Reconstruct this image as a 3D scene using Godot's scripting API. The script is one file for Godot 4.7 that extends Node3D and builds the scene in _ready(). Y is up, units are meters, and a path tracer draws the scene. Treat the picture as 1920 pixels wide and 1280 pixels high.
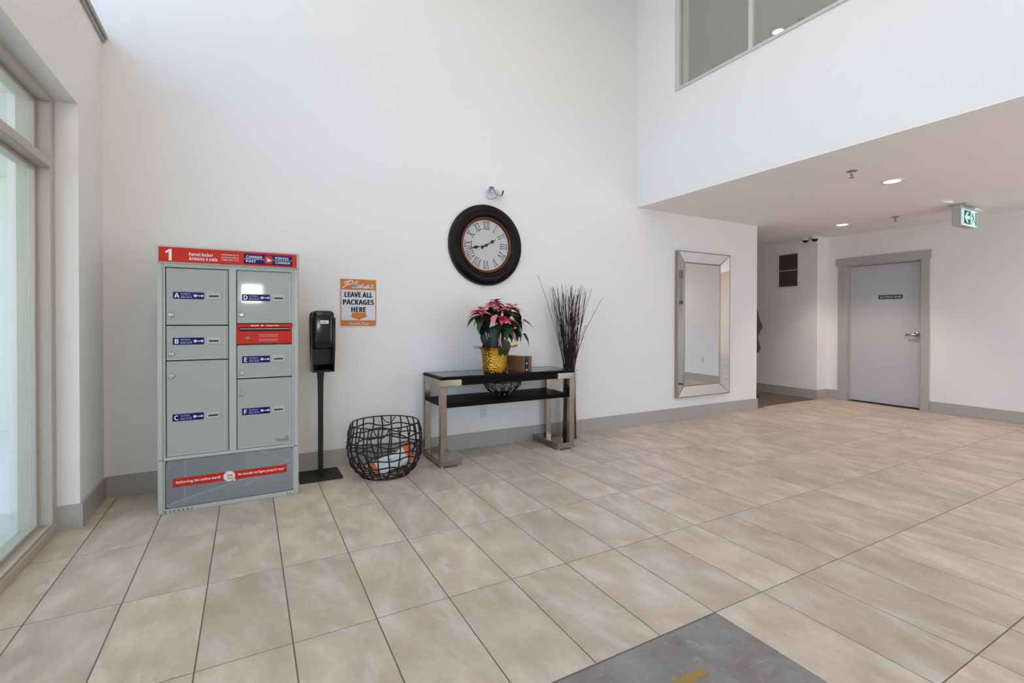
extends Node3D

# ---------------------------------------------------------------- helpers
var X := Transform3D()          # applied to every vertex that is emitted
var sg := 1
var fb: SystemFont
var fr: SystemFont
var fs: SystemFont
var fsb: SystemFont
var rng := RandomNumberGenerator.new()


func mat(c: Color, rough := 0.6, metal := 0.0, spec := 0.5) -> StandardMaterial3D:
	var m := StandardMaterial3D.new()
	m.albedo_color = c
	m.roughness = rough
	m.metallic = metal
	m.metallic_specular = spec
	return m


func glow(c: Color, e: float) -> StandardMaterial3D:
	var m := mat(c, 0.5)
	m.emission_enabled = true
	m.emission = c
	m.emission_energy_multiplier = e
	return m


func noise(s: int, f: float, oct := 3) -> FastNoiseLite:
	var n := FastNoiseLite.new()
	n.seed = s
	n.frequency = f
	n.noise_type = FastNoiseLite.TYPE_SIMPLEX_SMOOTH
	n.fractal_octaves = oct
	return n


func nb() -> Dictionary:
	return {"s": {}, "t": {}}


func st(b: Dictionary, m: Material, smooth := false) -> SurfaceTool:
	if not b.s.has(m):
		var t := SurfaceTool.new()
		t.begin(Mesh.PRIMITIVE_TRIANGLES)
		b.s[m] = t
	var o: SurfaceTool = b.s[m]
	if smooth:
		o.set_smooth_group(sg)
	else:
		o.set_smooth_group(-1)
	return o


func commit(b: Dictionary) -> ArrayMesh:
	var mesh := ArrayMesh.new()
	for m in b.s:
		var t: SurfaceTool = b.s[m]
		t.generate_normals()
		t.set_material(m)
		t.commit(mesh)
	for m in b.t:
		var t: SurfaceTool = b.t[m]
		t.set_material(m)
		t.commit(mesh)
	return mesh


func put(called: String, b: Dictionary, parent: Node = self) -> MeshInstance3D:
	var o := MeshInstance3D.new()
	o.name = called
	o.mesh = commit(b)
	parent.add_child(o, true)
	return o


func tag(o: Node, label: String, category := "", group := "", kind := "") -> Node:
	o.set_meta("label", label)
	if category != "":
		o.set_meta("category", category)
	if group != "":
		o.set_meta("group", group)
	if kind != "":
		o.set_meta("kind", kind)
	return o


func thing(called: String, label: String, category: String, at := Vector3.ZERO, turn := 0.0, group := "") -> Node3D:
	var o := Node3D.new()
	o.name = called
	add_child(o, true)
	o.position = at
	o.rotation.y = turn
	tag(o, label, category, group)
	return o


func struct(called: String, b: Dictionary, label: String) -> MeshInstance3D:
	var o := put(called, b)
	tag(o, label, "", "", "structure")
	return o


func tri(t: SurfaceTool, a: Vector3, b: Vector3, c: Vector3, out: Vector3) -> void:
	if (b - a).cross(c - a).dot(out) > 0.0:
		var k := b
		b = c
		c = k
	t.add_vertex(X * a)
	t.add_vertex(X * b)
	t.add_vertex(X * c)


func face(t: SurfaceTool, p: Array, out: Vector3) -> void:
	for i in range(1, p.size() - 1):
		tri(t, p[0], p[i], p[i + 1], out)


func box(b: Dictionary, m: Material, c: Vector3, s: Vector3, r := 0.0) -> void:
	var t := st(b, m)
	var h := s * 0.5
	r = minf(r, minf(h.x, minf(h.y, h.z)) * 0.98)
	for ax in 3:
		var u := (ax + 1) % 3
		var v := (ax + 2) % 3
		for sa in [-1.0, 1.0]:
			var n := Vector3.ZERO
			n[ax] = sa
			var q := []
			for k in [[-1.0, -1.0], [1.0, -1.0], [1.0, 1.0], [-1.0, 1.0]]:
				var p := Vector3.ZERO
				p[ax] = sa * h[ax]
				p[u] = k[0] * (h[u] - r)
				p[v] = k[1] * (h[v] - r)
				q.append(c + p)
			face(t, q, n)
			if r > 0.0:
				for sb in [-1.0, 1.0]:
					var q2 := []
					for e in [-1.0, 1.0]:
						var p1 := Vector3.ZERO
						p1[ax] = sa * h[ax]
						p1[u] = sb * (h[u] - r)
						p1[v] = e * (h[v] - r)
						q2.append(c + p1)
					for e in [1.0, -1.0]:
						var p2 := Vector3.ZERO
						p2[ax] = sa * (h[ax] - r)
						p2[u] = sb * h[u]
						p2[v] = e * (h[v] - r)
						q2.append(c + p2)
					var n2 := n
					n2[u] = sb
					face(t, q2, n2)
	if r > 0.0:
		for sx in [-1.0, 1.0]:
			for sy in [-1.0, 1.0]:
				for sz in [-1.0, 1.0]:
					var g := Vector3(sx, sy, sz)
					tri(t, c + g * Vector3(h.x, h.y - r, h.z - r), c + g * Vector3(h.x - r, h.y, h.z - r), c + g * Vector3(h.x - r, h.y - r, h.z), g)


func span(b: Dictionary, m: Material, x0: float, x1: float, y0: float, y1: float, z0: float, z1: float, r := 0.0) -> void:
	box(b, m, Vector3(x0 + x1, y0 + y1, z0 + z1) * 0.5, Vector3(absf(x1 - x0), absf(y1 - y0), absf(z1 - z0)), r)


func rrect(w: float, h: float, r: float, n := 4) -> PackedVector2Array:
	var p := PackedVector2Array()
	for k in 4:
		var cx: float = (w * 0.5 - r) * [1, -1, -1, 1][k]
		var cy: float = (h * 0.5 - r) * [1, 1, -1, -1][k]
		for i in n + 1:
			var a := PI * 0.5 * (k + float(i) / n)
			p.append(Vector2(cx + r * cos(a), cy + r * sin(a)))
	return p


func circle(r: float, n := 32) -> PackedVector2Array:
	var p := PackedVector2Array()
	for i in n:
		p.append(Vector2(r * cos(TAU * i / n), r * sin(TAU * i / n)))
	return p


# a polygon in x and y, from z0 back to z1, its front edge chamfered by r
func slab(b: Dictionary, m: Material, poly: PackedVector2Array, at: Vector3, depth: float, r := 0.0) -> void:
	var t := st(b, m)
	var inner := poly
	if r > 0.0:
		var off := Geometry2D.offset_polygon(poly, -r, Geometry2D.JOIN_MITER)
		if off.size() and off[0].size() == poly.size():
			inner = off[0]
			# match the order of the points
			var best := 0
			for i in inner.size():
				if inner[i].distance_squared_to(poly[0]) < inner[best].distance_squared_to(poly[0]):
					best = i
			var turned := PackedVector2Array()
			for i in inner.size():
				turned.append(inner[(best + i) % inner.size()])
			inner = turned
		else:
			r = 0.0
			inner = poly
	for cap in 2:
		var pl: PackedVector2Array = inner if cap == 0 else poly
		var z := 0.0 if cap == 0 else -depth
		var ix := Geometry2D.triangulate_polygon(pl)
		for i in range(0, ix.size(), 3):
			tri(t, at + Vector3(pl[ix[i]].x, pl[ix[i]].y, z), at + Vector3(pl[ix[i + 1]].x, pl[ix[i + 1]].y, z), at + Vector3(pl[ix[i + 2]].x, pl[ix[i + 2]].y, z), Vector3(0, 0, 1 - 2 * cap))
	var ccw := not Geometry2D.is_polygon_clockwise(poly)
	for i in poly.size():
		var j := (i + 1) % poly.size()
		var e := poly[j] - poly[i]
		var out := Vector3(e.y, -e.x, 0) * (1.0 if ccw else -1.0)
		var a := at + Vector3(poly[i].x, poly[i].y, -r)
		var c := at + Vector3(poly[j].x, poly[j].y, -r)
		face(t, [a, c, c + Vector3(0, 0, r - depth), a + Vector3(0, 0, r - depth)], out)
		if r > 0.0:
			face(t, [a, c, at + Vector3(inner[j].x, inner[j].y, 0), at + Vector3(inner[i].x, inner[i].y, 0)], out + Vector3(0, 0, e.length()))


# profile of (radius, height) round the y axis, outside going up
func lathe(b: Dictionary, m: Material, prof: Array, n := 32, at := Vector3.ZERO, smooth := true, wave := 0.0, waves := 0) -> void:
	sg += 1
	var t := st(b, m, smooth)
	for k in prof.size() - 1:
		var p: Vector2 = prof[k]
		var q: Vector2 = prof[k + 1]
		var w0 := wave * k / (prof.size() - 1.0)
		var w1 := wave * (k + 1) / (prof.size() - 1.0)
		for i in n:
			var a0 := TAU * i / n
			var a1 := TAU * (i + 1) / n
			var d0 := Vector3(cos(a0), 0, sin(a0))
			var d1 := Vector3(cos(a1), 0, sin(a1))
			var f0 := 1.0 + w0 * sin(a0 * waves)
			var f1 := 1.0 + w0 * sin(a1 * waves)
			var g0 := 1.0 + w1 * sin(a0 * waves)
			var g1 := 1.0 + w1 * sin(a1 * waves)
			var up := Vector3.UP
			var out := (d0 + d1) * (q.y - p.y) - up * (q.x - p.x) * 2.0
			var v := [at + d0 * p.x * f0 + up * p.y, at + d1 * p.x * f1 + up * p.y, at + d1 * q.x * g1 + up * q.y, at + d0 * q.x * g0 + up * q.y]
			if p.x < 1e-5:
				tri(t, v[0], v[2], v[3], out)
			elif q.x < 1e-5:
				tri(t, v[0], v[1], v[2], out)
			else:
				face(t, v, out)


func tube(b: Dictionary, m: Material, pts: Array, rad: Variant, n := 8, closed := false, flat := 1.0) -> void:
	sg += 1
	var t := st(b, m, true)
	var rings := []
	var cnt := pts.size()
	var side := Vector3.ZERO
	for i in cnt:
		var p: Vector3 = pts[i]
		var pa: Vector3 = pts[(i - 1 + cnt) % cnt] if closed else pts[maxi(i - 1, 0)]
		var pb: Vector3 = pts[(i + 1) % cnt] if closed else pts[mini(i + 1, cnt - 1)]
		var d := (pb - pa).normalized()
		if side == Vector3.ZERO:
			side = d.cross(Vector3.UP if absf(d.y) < 0.9 else Vector3.RIGHT).normalized()
		side = (side - d * side.dot(d)).normalized()
		var up := side.cross(d)
		var r: float = rad[i] if rad is Array else rad
		var ring := []
		for k in n:
			var a := TAU * k / n
			ring.append(p + side * cos(a) * r + up * sin(a) * r * flat)
		rings.append(ring)
	var last := cnt if closed else cnt - 1
	for i in last:
		var j := (i + 1) % cnt
		for k in n:
			var l := (k + 1) % n
			face(t, [rings[i][k], rings[i][l], rings[j][l], rings[j][k]], rings[i][k] + rings[i][l] - pts[i] * 2.0)
	if not closed:
		t.set_smooth_group(-1)
		face(t, rings[0], pts[0] - pts[1])
		face(t, rings[cnt - 1], pts[cnt - 1] - pts[cnt - 2])


func loft(b: Dictionary, m: Material, rings: Array, smooth := true, cap := true) -> void:
	sg += 1
	var t := st(b, m, smooth)
	var n: int = rings[0].size()
	var mid := []
	for r in rings:
		var s := Vector3.ZERO
		for p in r:
			s += p
		mid.append(s / n)
	for i in rings.size() - 1:
		for k in n:
			var l := (k + 1) % n
			face(t, [rings[i][k], rings[i][l], rings[i + 1][l], rings[i + 1][k]], rings[i][k] + rings[i][l] + rings[i + 1][k] + rings[i + 1][l] - (mid[i] + mid[i + 1]) * 2.0)
	if cap:
		t.set_smooth_group(-1)
		face(t, rings[0], mid[0] - mid[1])
		face(t, rings[-1], mid[-1] - mid[-2])


func letters(b: Dictionary, m: Material, s: String, c: Vector3, w: float, h: float, font: Font = null, slant := 0.0) -> void:
	var tm := TextMesh.new()
	tm.text = s
	tm.font = font if font else fb
	tm.font_size = 48
	tm.pixel_size = 0.01
	tm.depth = 0.05
	tm.curve_step = 3.0
	var arr := tm.surface_get_arrays(0)
	var lo := Vector3.INF
	var hi := -Vector3.INF
	for v in arr[Mesh.ARRAY_VERTEX]:
		lo = lo.min(v)
		hi = hi.max(v)
	var size := hi - lo
	var sx := w / size.x if w > 0.0 else h / size.y
	var sy := h / size.y if h > 0.0 else sx
	var ba := Basis(Vector3(sx, 0, 0), Vector3(slant * sy, sy, 0), Vector3(0, 0, 0.01))
	var o := c - ba * ((lo + hi) * 0.5)
	if not b.t.has(m):
		var t := SurfaceTool.new()
		t.begin(Mesh.PRIMITIVE_TRIANGLES)
		b.t[m] = t
	b.t[m].append_from(tm, 0, X * Transform3D(ba, o))


# a flat pen stroke in x and y
func stroke(b: Dictionary, m: Material, pts: Array, w: float, z: float) -> void:
	var c := Curve2D.new()
	for i in pts.size():
		var p: Vector2 = pts[i]
		var d := Vector2.ZERO
		if i > 0 and i < pts.size() - 1:
			d = (pts[i + 1] - pts[i - 1]) / 6.0
		c.add_point(p, -d, d)
	var q := c.tessellate(3, 6)
	var t := st(b, m)
	var l := []
	var r := []
	for i in q.size():
		var e := (q[mini(i + 1, q.size() - 1)] - q[maxi(i - 1, 0)]).normalized() * w * 0.5
		var p := q[i] + (-e if i == 0 else e if i == q.size() - 1 else Vector2.ZERO) * 0.6
		l.append(Vector3(p.x - e.y, p.y + e.x, z))
		r.append(Vector3(p.x + e.y, p.y - e.x, z))
	for i in q.size() - 1:
		face(t, [l[i], r[i], r[i + 1], l[i + 1]], Vector3(0, 0, 1))


func spot(called: String, at: Vector3, dir: Vector3, c: Color, e: float, angle: float, size: float, parent: Node = self) -> void:
	var l := SpotLight3D.new()
	l.name = called
	l.light_color = c
	l.light_energy = e
	l.spot_angle = angle
	l.spot_angle_attenuation = 0.6
	l.spot_range = 30.0
	l.spot_attenuation = 2.0
	l.light_size = size
	l.shadow_enabled = true
	parent.add_child(l, true)
	l.look_at_from_position(at, at + dir, Vector3.RIGHT if absf(dir.y) > 0.9 else Vector3.UP)


# ---------------------------------------------------------------- the place
const WZ := -4.145      # face of the back wall
const PX := 3.907       # face of the upper wall
const LC := 2.495       # underside of the low ceiling
var wall: StandardMaterial3D
var ceil_m: StandardMaterial3D
var base_m: StandardMaterial3D
var steel: StandardMaterial3D
var black: StandardMaterial3D
var white: StandardMaterial3D
var grey: StandardMaterial3D


func _ready() -> void:
	rng.seed = 7
	# ---- camera
	var f := 899.422
	var cam := Camera3D.new()
	cam.name = "camera"
	cam.projection = Camera3D.PROJECTION_FRUSTUM
	cam.near = 0.05
	cam.far = 200.0
	cam.size = 0.05 * 1280.0 / f
	cam.frustum_offset = Vector2(0, -0.05 * 32.2345 / f)
	cam.position = Vector3(0, 1.1995, 0)
	cam.rotation = Vector3(-0.0079, -0.5022, 0.0019)
	add_child(cam)
	cam.current = true
	# ---- sky and exposure
	var sky := ProceduralSkyMaterial.new()
	sky.sky_top_color = Color(0.62, 0.76, 0.97)
	sky.sky_horizon_color = Color(0.83, 0.91, 1.0)
	sky.sky_curve = 0.25
	sky.sky_energy_multiplier = 2.6
	sky.ground_bottom_color = Color(0.55, 0.55, 0.53)
	sky.ground_horizon_color = Color(0.75, 0.76, 0.76)
	sky.ground_energy_multiplier = 1.3
	var env := Environment.new()
	env.background_mode = Environment.BG_SKY
	env.sky = Sky.new()
	env.sky.sky_material = sky
	env.tonemap_mode = Environment.TONE_MAPPER_LINEAR
	env.tonemap_exposure = 0.58
	env.sdfgi_enabled = true
	env.ssao_enabled = true
	env.ssil_enabled = true
	var we := WorldEnvironment.new()
	we.name = "surroundings"
	we.environment = env
	add_child(we)

	# ---- sun out of view, aimed so rear pavement bounces light onto the low ceiling
	var sun := DirectionalLight3D.new()
	sun.name = "sun"
	sun.light_color = Color(1.0, 0.985, 0.97)
	sun.light_energy = 10.0
	sun.light_angular_distance = 2.0
	sun.shadow_enabled = true
	add_child(sun)
	sun.look_at_from_position(Vector3.ZERO, Vector3(-0.22, -0.88, -0.42), Vector3.UP)

	# ---- fonts and shared materials
	fb = SystemFont.new()
	fb.font_names = PackedStringArray(["Droid Sans"])
	fb.font_weight = 700
	fr = SystemFont.new()
	fr.font_names = PackedStringArray(["Droid Sans"])
	fs = SystemFont.new()
	fs.font_names = PackedStringArray(["Droid Serif"])
	fsb = SystemFont.new()
	fsb.font_names = PackedStringArray(["Droid Serif"])
	fsb.font_weight = 700
	wall = mat(Color(0.925, 0.912, 0.893), 0.75, 0.0, 0.25)
	var wn := NoiseTexture2D.new()
	wn.noise = noise(3, 0.08, 3)
	wn.width = 256
	wn.height = 256
	wn.seamless = true
	wn.as_normal_map = true
	wn.bump_strength = 1.0
	wall.normal_enabled = true
	wall.normal_texture = wn
	wall.normal_scale = 0.06
	wall.uv1_triplanar = true
	wall.uv1_world_triplanar = true
	wall.uv1_scale = Vector3(3, 3, 3)
	ceil_m = mat(Color(0.965, 0.94, 0.915), 0.9, 0.0, 0.2)
	base_m = mat(Color(0.685, 0.665, 0.635), 0.55, 0.0, 0.35)
	steel = mat(Color(0.70, 0.68, 0.65), 0.22, 1.0)
	black = mat(Color(0.035, 0.035, 0.037), 0.35)
	white = mat(Color(0.90, 0.90, 0.89), 0.5)
	grey = mat(Color(0.66, 0.655, 0.645), 0.45)

	room()
	window_left()
	floor_tiles()
	door()
	ceiling_things()
	locker()
	sanitizer()
	notice()
	clock()
	emergency_light()
	mirror()
	console_table()
	basket()
	poinsettia()
	parcel_box()
	wire_bowl()
	twigs()
	outlets()
	vent()
	person()


func room() -> void:
	var b := nb()
	span(b, wall, -1.15, 6.1, 0, LC, WZ - 0.2, WZ)
	span(b, wall, -1.15, PX + 0.15, LC, 5.8, WZ - 0.2, WZ)
	struct("wall_back", b, "tall white back wall with the clock and mirror")
	b = nb()
	span(b, wall, -1.15, -0.855, 0, 3.05, WZ, -3.62)
	span(b, wall, -1.15, -0.855, 2.433, 3.05, -3.62, 3.2)
	span(b, wall, -1.15, -0.855, 5.2, 5.8, WZ, 3.2)
	struct("wall_left", b, "white wall around the tall windows on the left")
	# upper wall over the low ceiling, open for the inside window
	b = nb()
	span(b, wall, PX, PX + 0.15, LC + 0.008, 3.585, WZ, 3.2)
	span(b, wall, PX, PX + 0.15, 3.585, 5.8, -7.2, -3.545)
	span(b, wall, PX, PX + 0.15, 4.95, 5.8, -3.545, 3.2)
	span(b, wall, PX, PX + 0.15, LC, 3.585, -7.2, WZ - 0.2)
	span(b, wall, PX, PX + 0.15, 3.585, 4.95, 1.4, 3.2)
	struct("wall_upper", b, "bright white upper wall with the inside window")
	b = nb()
	span(b, ceil_m, PX + 0.15, 8.4, LC, 2.75, WZ, 3.2)
	span(b, ceil_m, PX, PX + 0.15, LC, LC + 0.008, WZ, 3.2)
	span(b, ceil_m, PX + 0.15, 8.4, LC, 2.75, -8.2, WZ)
	struct("ceiling_low", b, "low ceiling with round downlights beyond the overhang")
	b = nb()
	span(b, ceil_m, -1.15, PX, 5.6, 5.8, WZ, 3.2)
	struct("ceiling_high", b, "high ceiling over the lobby")
	b = nb()
	span(b, ceil_m, PX + 0.15, 8.4, 5.0, 5.2, -7.2, 3.2)
	struct("ceiling_upper", b, "grey ceiling of the upper floor behind the inside window")
	b = nb()
	span(b, wall, 8.2, 8.4, 2.75, 5.0, -7.2, 3.2)
	span(b, wall, PX, 8.4, 2.75, 5.2, -7.4, -7.2)
	struct("wall_gallery", b, "walls of the upper floor")
	# right wall with the door opening
	b = nb()
	span(b, wall, 7.93, 8.13, 0, LC, WZ - 0.055, -3.94)
	span(b, wall, 7.93, 8.13, 2.04, LC, -3.94, -3.005)
	span(b, wall, 7.93, 8.13, 0, LC, -3.005, 3.2)
	span(b, wall, 8.13, 8.4, 0, LC, WZ - 0.055, 3.2)
	struct("wall_right", b, "white right wall with the grey door")
	# hallway
	b = nb()
	span(b, wall, 7.65, 8.13, 0, LC, -8.2, -4.2)
	struct("wall_hall", b, "white hallway wall with the air vent")
	b = nb()
	span(b, wall, 5.9, 6.1, 0, LC, -8.2, WZ - 0.2)
	span(b, wall, 5.9, 8.13, 0, LC, -8.4, -8.2)
	struct("wall_hall_end", b, "white walls closing the hallway")
	# wall behind the camera
	b = nb()
	span(b, wall, -1.15, 4.1, 0, 5.8, 3.2, 3.4)
	span(b, wall, 4.1, 7.74, 2.42, 5.8, 3.2, 3.4)
	span(b, wall, 7.74, 8.4, 0, 5.8, 3.2, 3.4)
	struct("wall_front", b, "white wall facing the clock wall")

	# baseboards
	b = nb()
	span(b, base_m, -0.84, 6.1, 0, 0.14, WZ, WZ + 0.015, 0.0)
	span(b, base_m, 6.1, 6.115, 0, 0.14, WZ - 0.4, WZ + 0.015, 0.0)
	struct("baseboard_back", b, "grey baseboard along the back wall")
	b = nb()
	span(b, base_m, -0.955, -0.855, 0, 0.14, -3.62, -3.605, 0.0)
	span(b, base_m, -0.855, -0.84, 0, 0.14, WZ + 0.015, -3.605, 0.0)
	struct("baseboard_left", b, "grey baseboard round the pier beside the window")
	b = nb()
	span(b, base_m, 7.635, 7.65, 0, 0.14, -8.2, -4.2, 0.0)
	span(b, base_m, 7.635, 7.93, 0, 0.14, -4.2, -4.185, 0.0)
	struct("baseboard_hall", b, "grey baseboard along the hallway wall")
	b = nb()
	span(b, base_m, 7.915, 7.93, 0, 0.14, -2.908, 3.2, 0.003)
	span(b, base_m, 7.915, 7.93, 0, 0.14, -4.185, -4.04, 0.003)
	struct("baseboard_right", b, "grey baseboard beside the grey door")

	# unseen glazed opening behind the camera, placed to light the low ceiling area
	var eo := Node3D.new()
	eo.name = "unseen_window_4"
	add_child(eo)
	tag(eo, "unseen glazed opening behind the camera, placed to daylight the right wall and low ceiling", "", "", "structure")
	var em := mat(Color(0.66, 0.645, 0.60), 0.4)
	b = nb()
	for x in [4.13, 5.32, 6.52, 7.71]:
		span(b, em, x - 0.03, x + 0.03, 0.0, 2.42, 3.25, 3.35, 0.004)
	for y in [0.03, 2.39]:
		span(b, em, 4.16, 7.68, y - 0.03, y + 0.03, 3.25, 3.35, 0.004)
	put("window_frame", b, eo)
	for k in 3:
		b = nb()
		span(b, pane_mat(Color(0.72, 0.84, 0.76), 0.04), 4.17 + k * 1.195, 5.28 + k * 1.195, 0.06, 2.36, 3.297, 3.303)
		put("pane", b, eo)

	b = nb()
	span(b, mat(Color(0.68, 0.585, 0.48), 0.6), 7.91, 7.93, 0.14, LC, 0.7, 3.2)  # out of view, placed to give the mirror border its tan reflection
	struct("unseen_trim_2", b, "unseen tan panel on the right wall behind the camera, placed for its reflection in the mirror")

	# inside window in the upper wall
	var o := Node3D.new()
	o.name = "window_3"
	add_child(o)
	tag(o, "inside window high in the upper wall", "", "", "structure")
	var fm := mat(Color(0.80, 0.785, 0.76), 0.45)
	b = nb()
	span(b, fm, PX - 0.012, PX + 0.05, 3.585, 4.95, -3.585, -3.53, 0.004)
	span(b, fm, PX - 0.012, PX + 0.05, 3.583, 3.612, -3.53, 1.4, 0.003)
	span(b, fm, PX - 0.012, PX + 0.05, 4.90, 4.95, -3.53, 1.4, 0.004)
	put("window_frame", b, o)
	b = nb()
	for z in [-2.73, -1.95, -1.17, -0.39, 0.39]:
		var bb := nb()
		span(bb, fm, PX - 0.006, PX + 0.05, 3.612, 4.90, z - 0.021, z + 0.021, 0.004)
		put("mullion", bb, o)
	var pane := pane_mat(Color(0.80, 0.86, 0.82), 0.16)
	var zz := [-3.53, -2.73, -1.95, -1.17, -0.39, 0.39, 1.4]
	for i in 6:
		var bb := nb()
		span(bb, pane, PX + 0.02, PX + 0.021, 3.605, 4.905, zz[i] + 0.02, zz[i + 1] - 0.02)
		put("pane", bb, o)


func pane_mat(c: Color, a: float) -> StandardMaterial3D:
	var m := mat(Color(c.r, c.g, c.b, a), 0.0)
	m.transparency = BaseMaterial3D.TRANSPARENCY_ALPHA
	return m


func window_left() -> void:
	var fm := mat(Color(0.72, 0.69, 0.635), 0.45)
	var fd := mat(Color(0.60, 0.585, 0.545), 0.45)
	var o := Node3D.new()
	o.name = "window_1"
	add_child(o)
	tag(o, "tall taupe framed window on the left with a transom bar", "", "", "structure")
	var b := nb()
	span(b, fm, -1.10, -0.955, 0.0, 2.455, -3.62, -3.555, 0.004)
	span(b, fm, -1.10, -0.955, 0.0, 2.455, 3.135, 3.2, 0.004)
	span(b, fm, -1.10, -0.955, 2.40, 2.46, -3.555, 3.135, 0.004)
	span(b, fm, -1.10, -0.955, 2.036, 2.087, -3.555, 3.135, 0.004)
	put("window_frame", b, o)
	b = nb()
	span(b, fm, -1.10, -0.948, 0.0, 0.054, -3.605, 3.2, 0.004)
	span(b, fm, -0.975, -0.958, 0.054, 0.066, -3.555, 3.135, 0.003)
	put("sill", b, o)
	var zs := [-3.555, -1.75, -0.1, 1.55, 3.135]
	for i in range(1, 4):
		b = nb()
		span(b, fm, -1.10, -0.955, 0.054, 2.40, zs[i] - 0.03, zs[i] + 0.03, 0.004)
		put("mullion", b, o)
	var pane := pane_mat(Color(0.73, 0.80, 0.70), 0.22)
	for i in 4:
		for row in [[0.054, 2.036], [2.087, 2.40]]:
			var z0: float = zs[i] + (0.03 if i > 0 else 0.0)
			var z1: float = zs[i + 1] - (0.03 if i < 3 else 0.0)
			b = nb()
			# glazing bead, proud of the pane on the room's side
			span(b, fm, -1.045, -1.015, row[0], row[1], z0, z0 + 0.022, 0.003)
			span(b, fm, -1.045, -1.015, row[0], row[1], z1 - 0.022, z1, 0.003)
			span(b, fm, -1.045, -1.015, row[0], row[0] + 0.022, z0 + 0.022, z1 - 0.022, 0.003)
			span(b, fm, -1.045, -1.015, row[1] - 0.022, row[1], z0 + 0.022, z1 - 0.022, 0.003)
			put("glazing_bead", b, o)
			b = nb()
			span(b, pane, -1.032, -1.026, row[0] + 0.01, row[1] - 0.01, z0 + 0.01, z1 - 0.01)
			put("pane", b, o)
	# high window over it
	o = Node3D.new()
	o.name = "window_2"
	add_child(o)
	tag(o, "high window above the sill ledge on the left wall", "", "", "structure")
	b = nb()
	span(b, fm, -1.12, -1.03, 3.1, 3.15, WZ, 3.2, 0.004)
	span(b, fm, -1.12, -1.03, 5.15, 5.2, WZ, 3.2, 0.004)
	put("window_frame", b, o)
	var hz := [WZ, -2.3, -0.5, 1.3, 3.2]
	for i in 5:
		b = nb()
		var z: float = clampf(hz[i], WZ + 0.025, 3.175)
		span(b, fm, -1.12, -1.03, 3.15, 5.15, z - 0.025, z + 0.025, 0.004)
		put("mullion", b, o)
	for i in 4:
		b = nb()
		span(b, pane, -1.078, -1.072, 3.15, 5.15, hz[i] + 0.03, hz[i + 1] - 0.03)
		put("pane", b, o)
	b = nb()
	span(b, base_m, -1.03, -0.838, 3.05, 3.10, WZ + 0.005, 3.2, 0.004)
	span(b, base_m, -0.838, -0.822, 3.072, 3.10, WZ + 0.005, 3.2, 0.004)
	struct("trim_1", b, "grey ledge under the high left window")
	# outside
	b = nb()
	var pave := mat(Color(0.80, 0.80, 0.785), 0.8)
	span(b, pave, -60, -1.12, -0.2, -0.02, -60, 60)
	span(b, pave, -1.12, 60, -0.2, -0.02, 3.4, 60)
	struct("ground_outside", b, "pale pavement outside the left window")
	b = nb()
	var render := mat(Color(0.84, 0.86, 0.81), 0.9)
	span(b, render, -9, -1.15, -0.02, 2.9, -7.6, -7.3)  # backdrop wall standing in for the bright view through the glass
	struct("backdrop_outside", b, "pale backdrop wall outside, standing in for the bright view through the left window")
	b = nb()
	span(b, render, -4.6, -1.15, 2.75, 2.95, -7.3, 6.0)  # out of view, placed to cut sky light through the left window
	struct("unseen_canopy_outside", b, "unseen flat canopy outside, placed to shade the left window")


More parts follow.
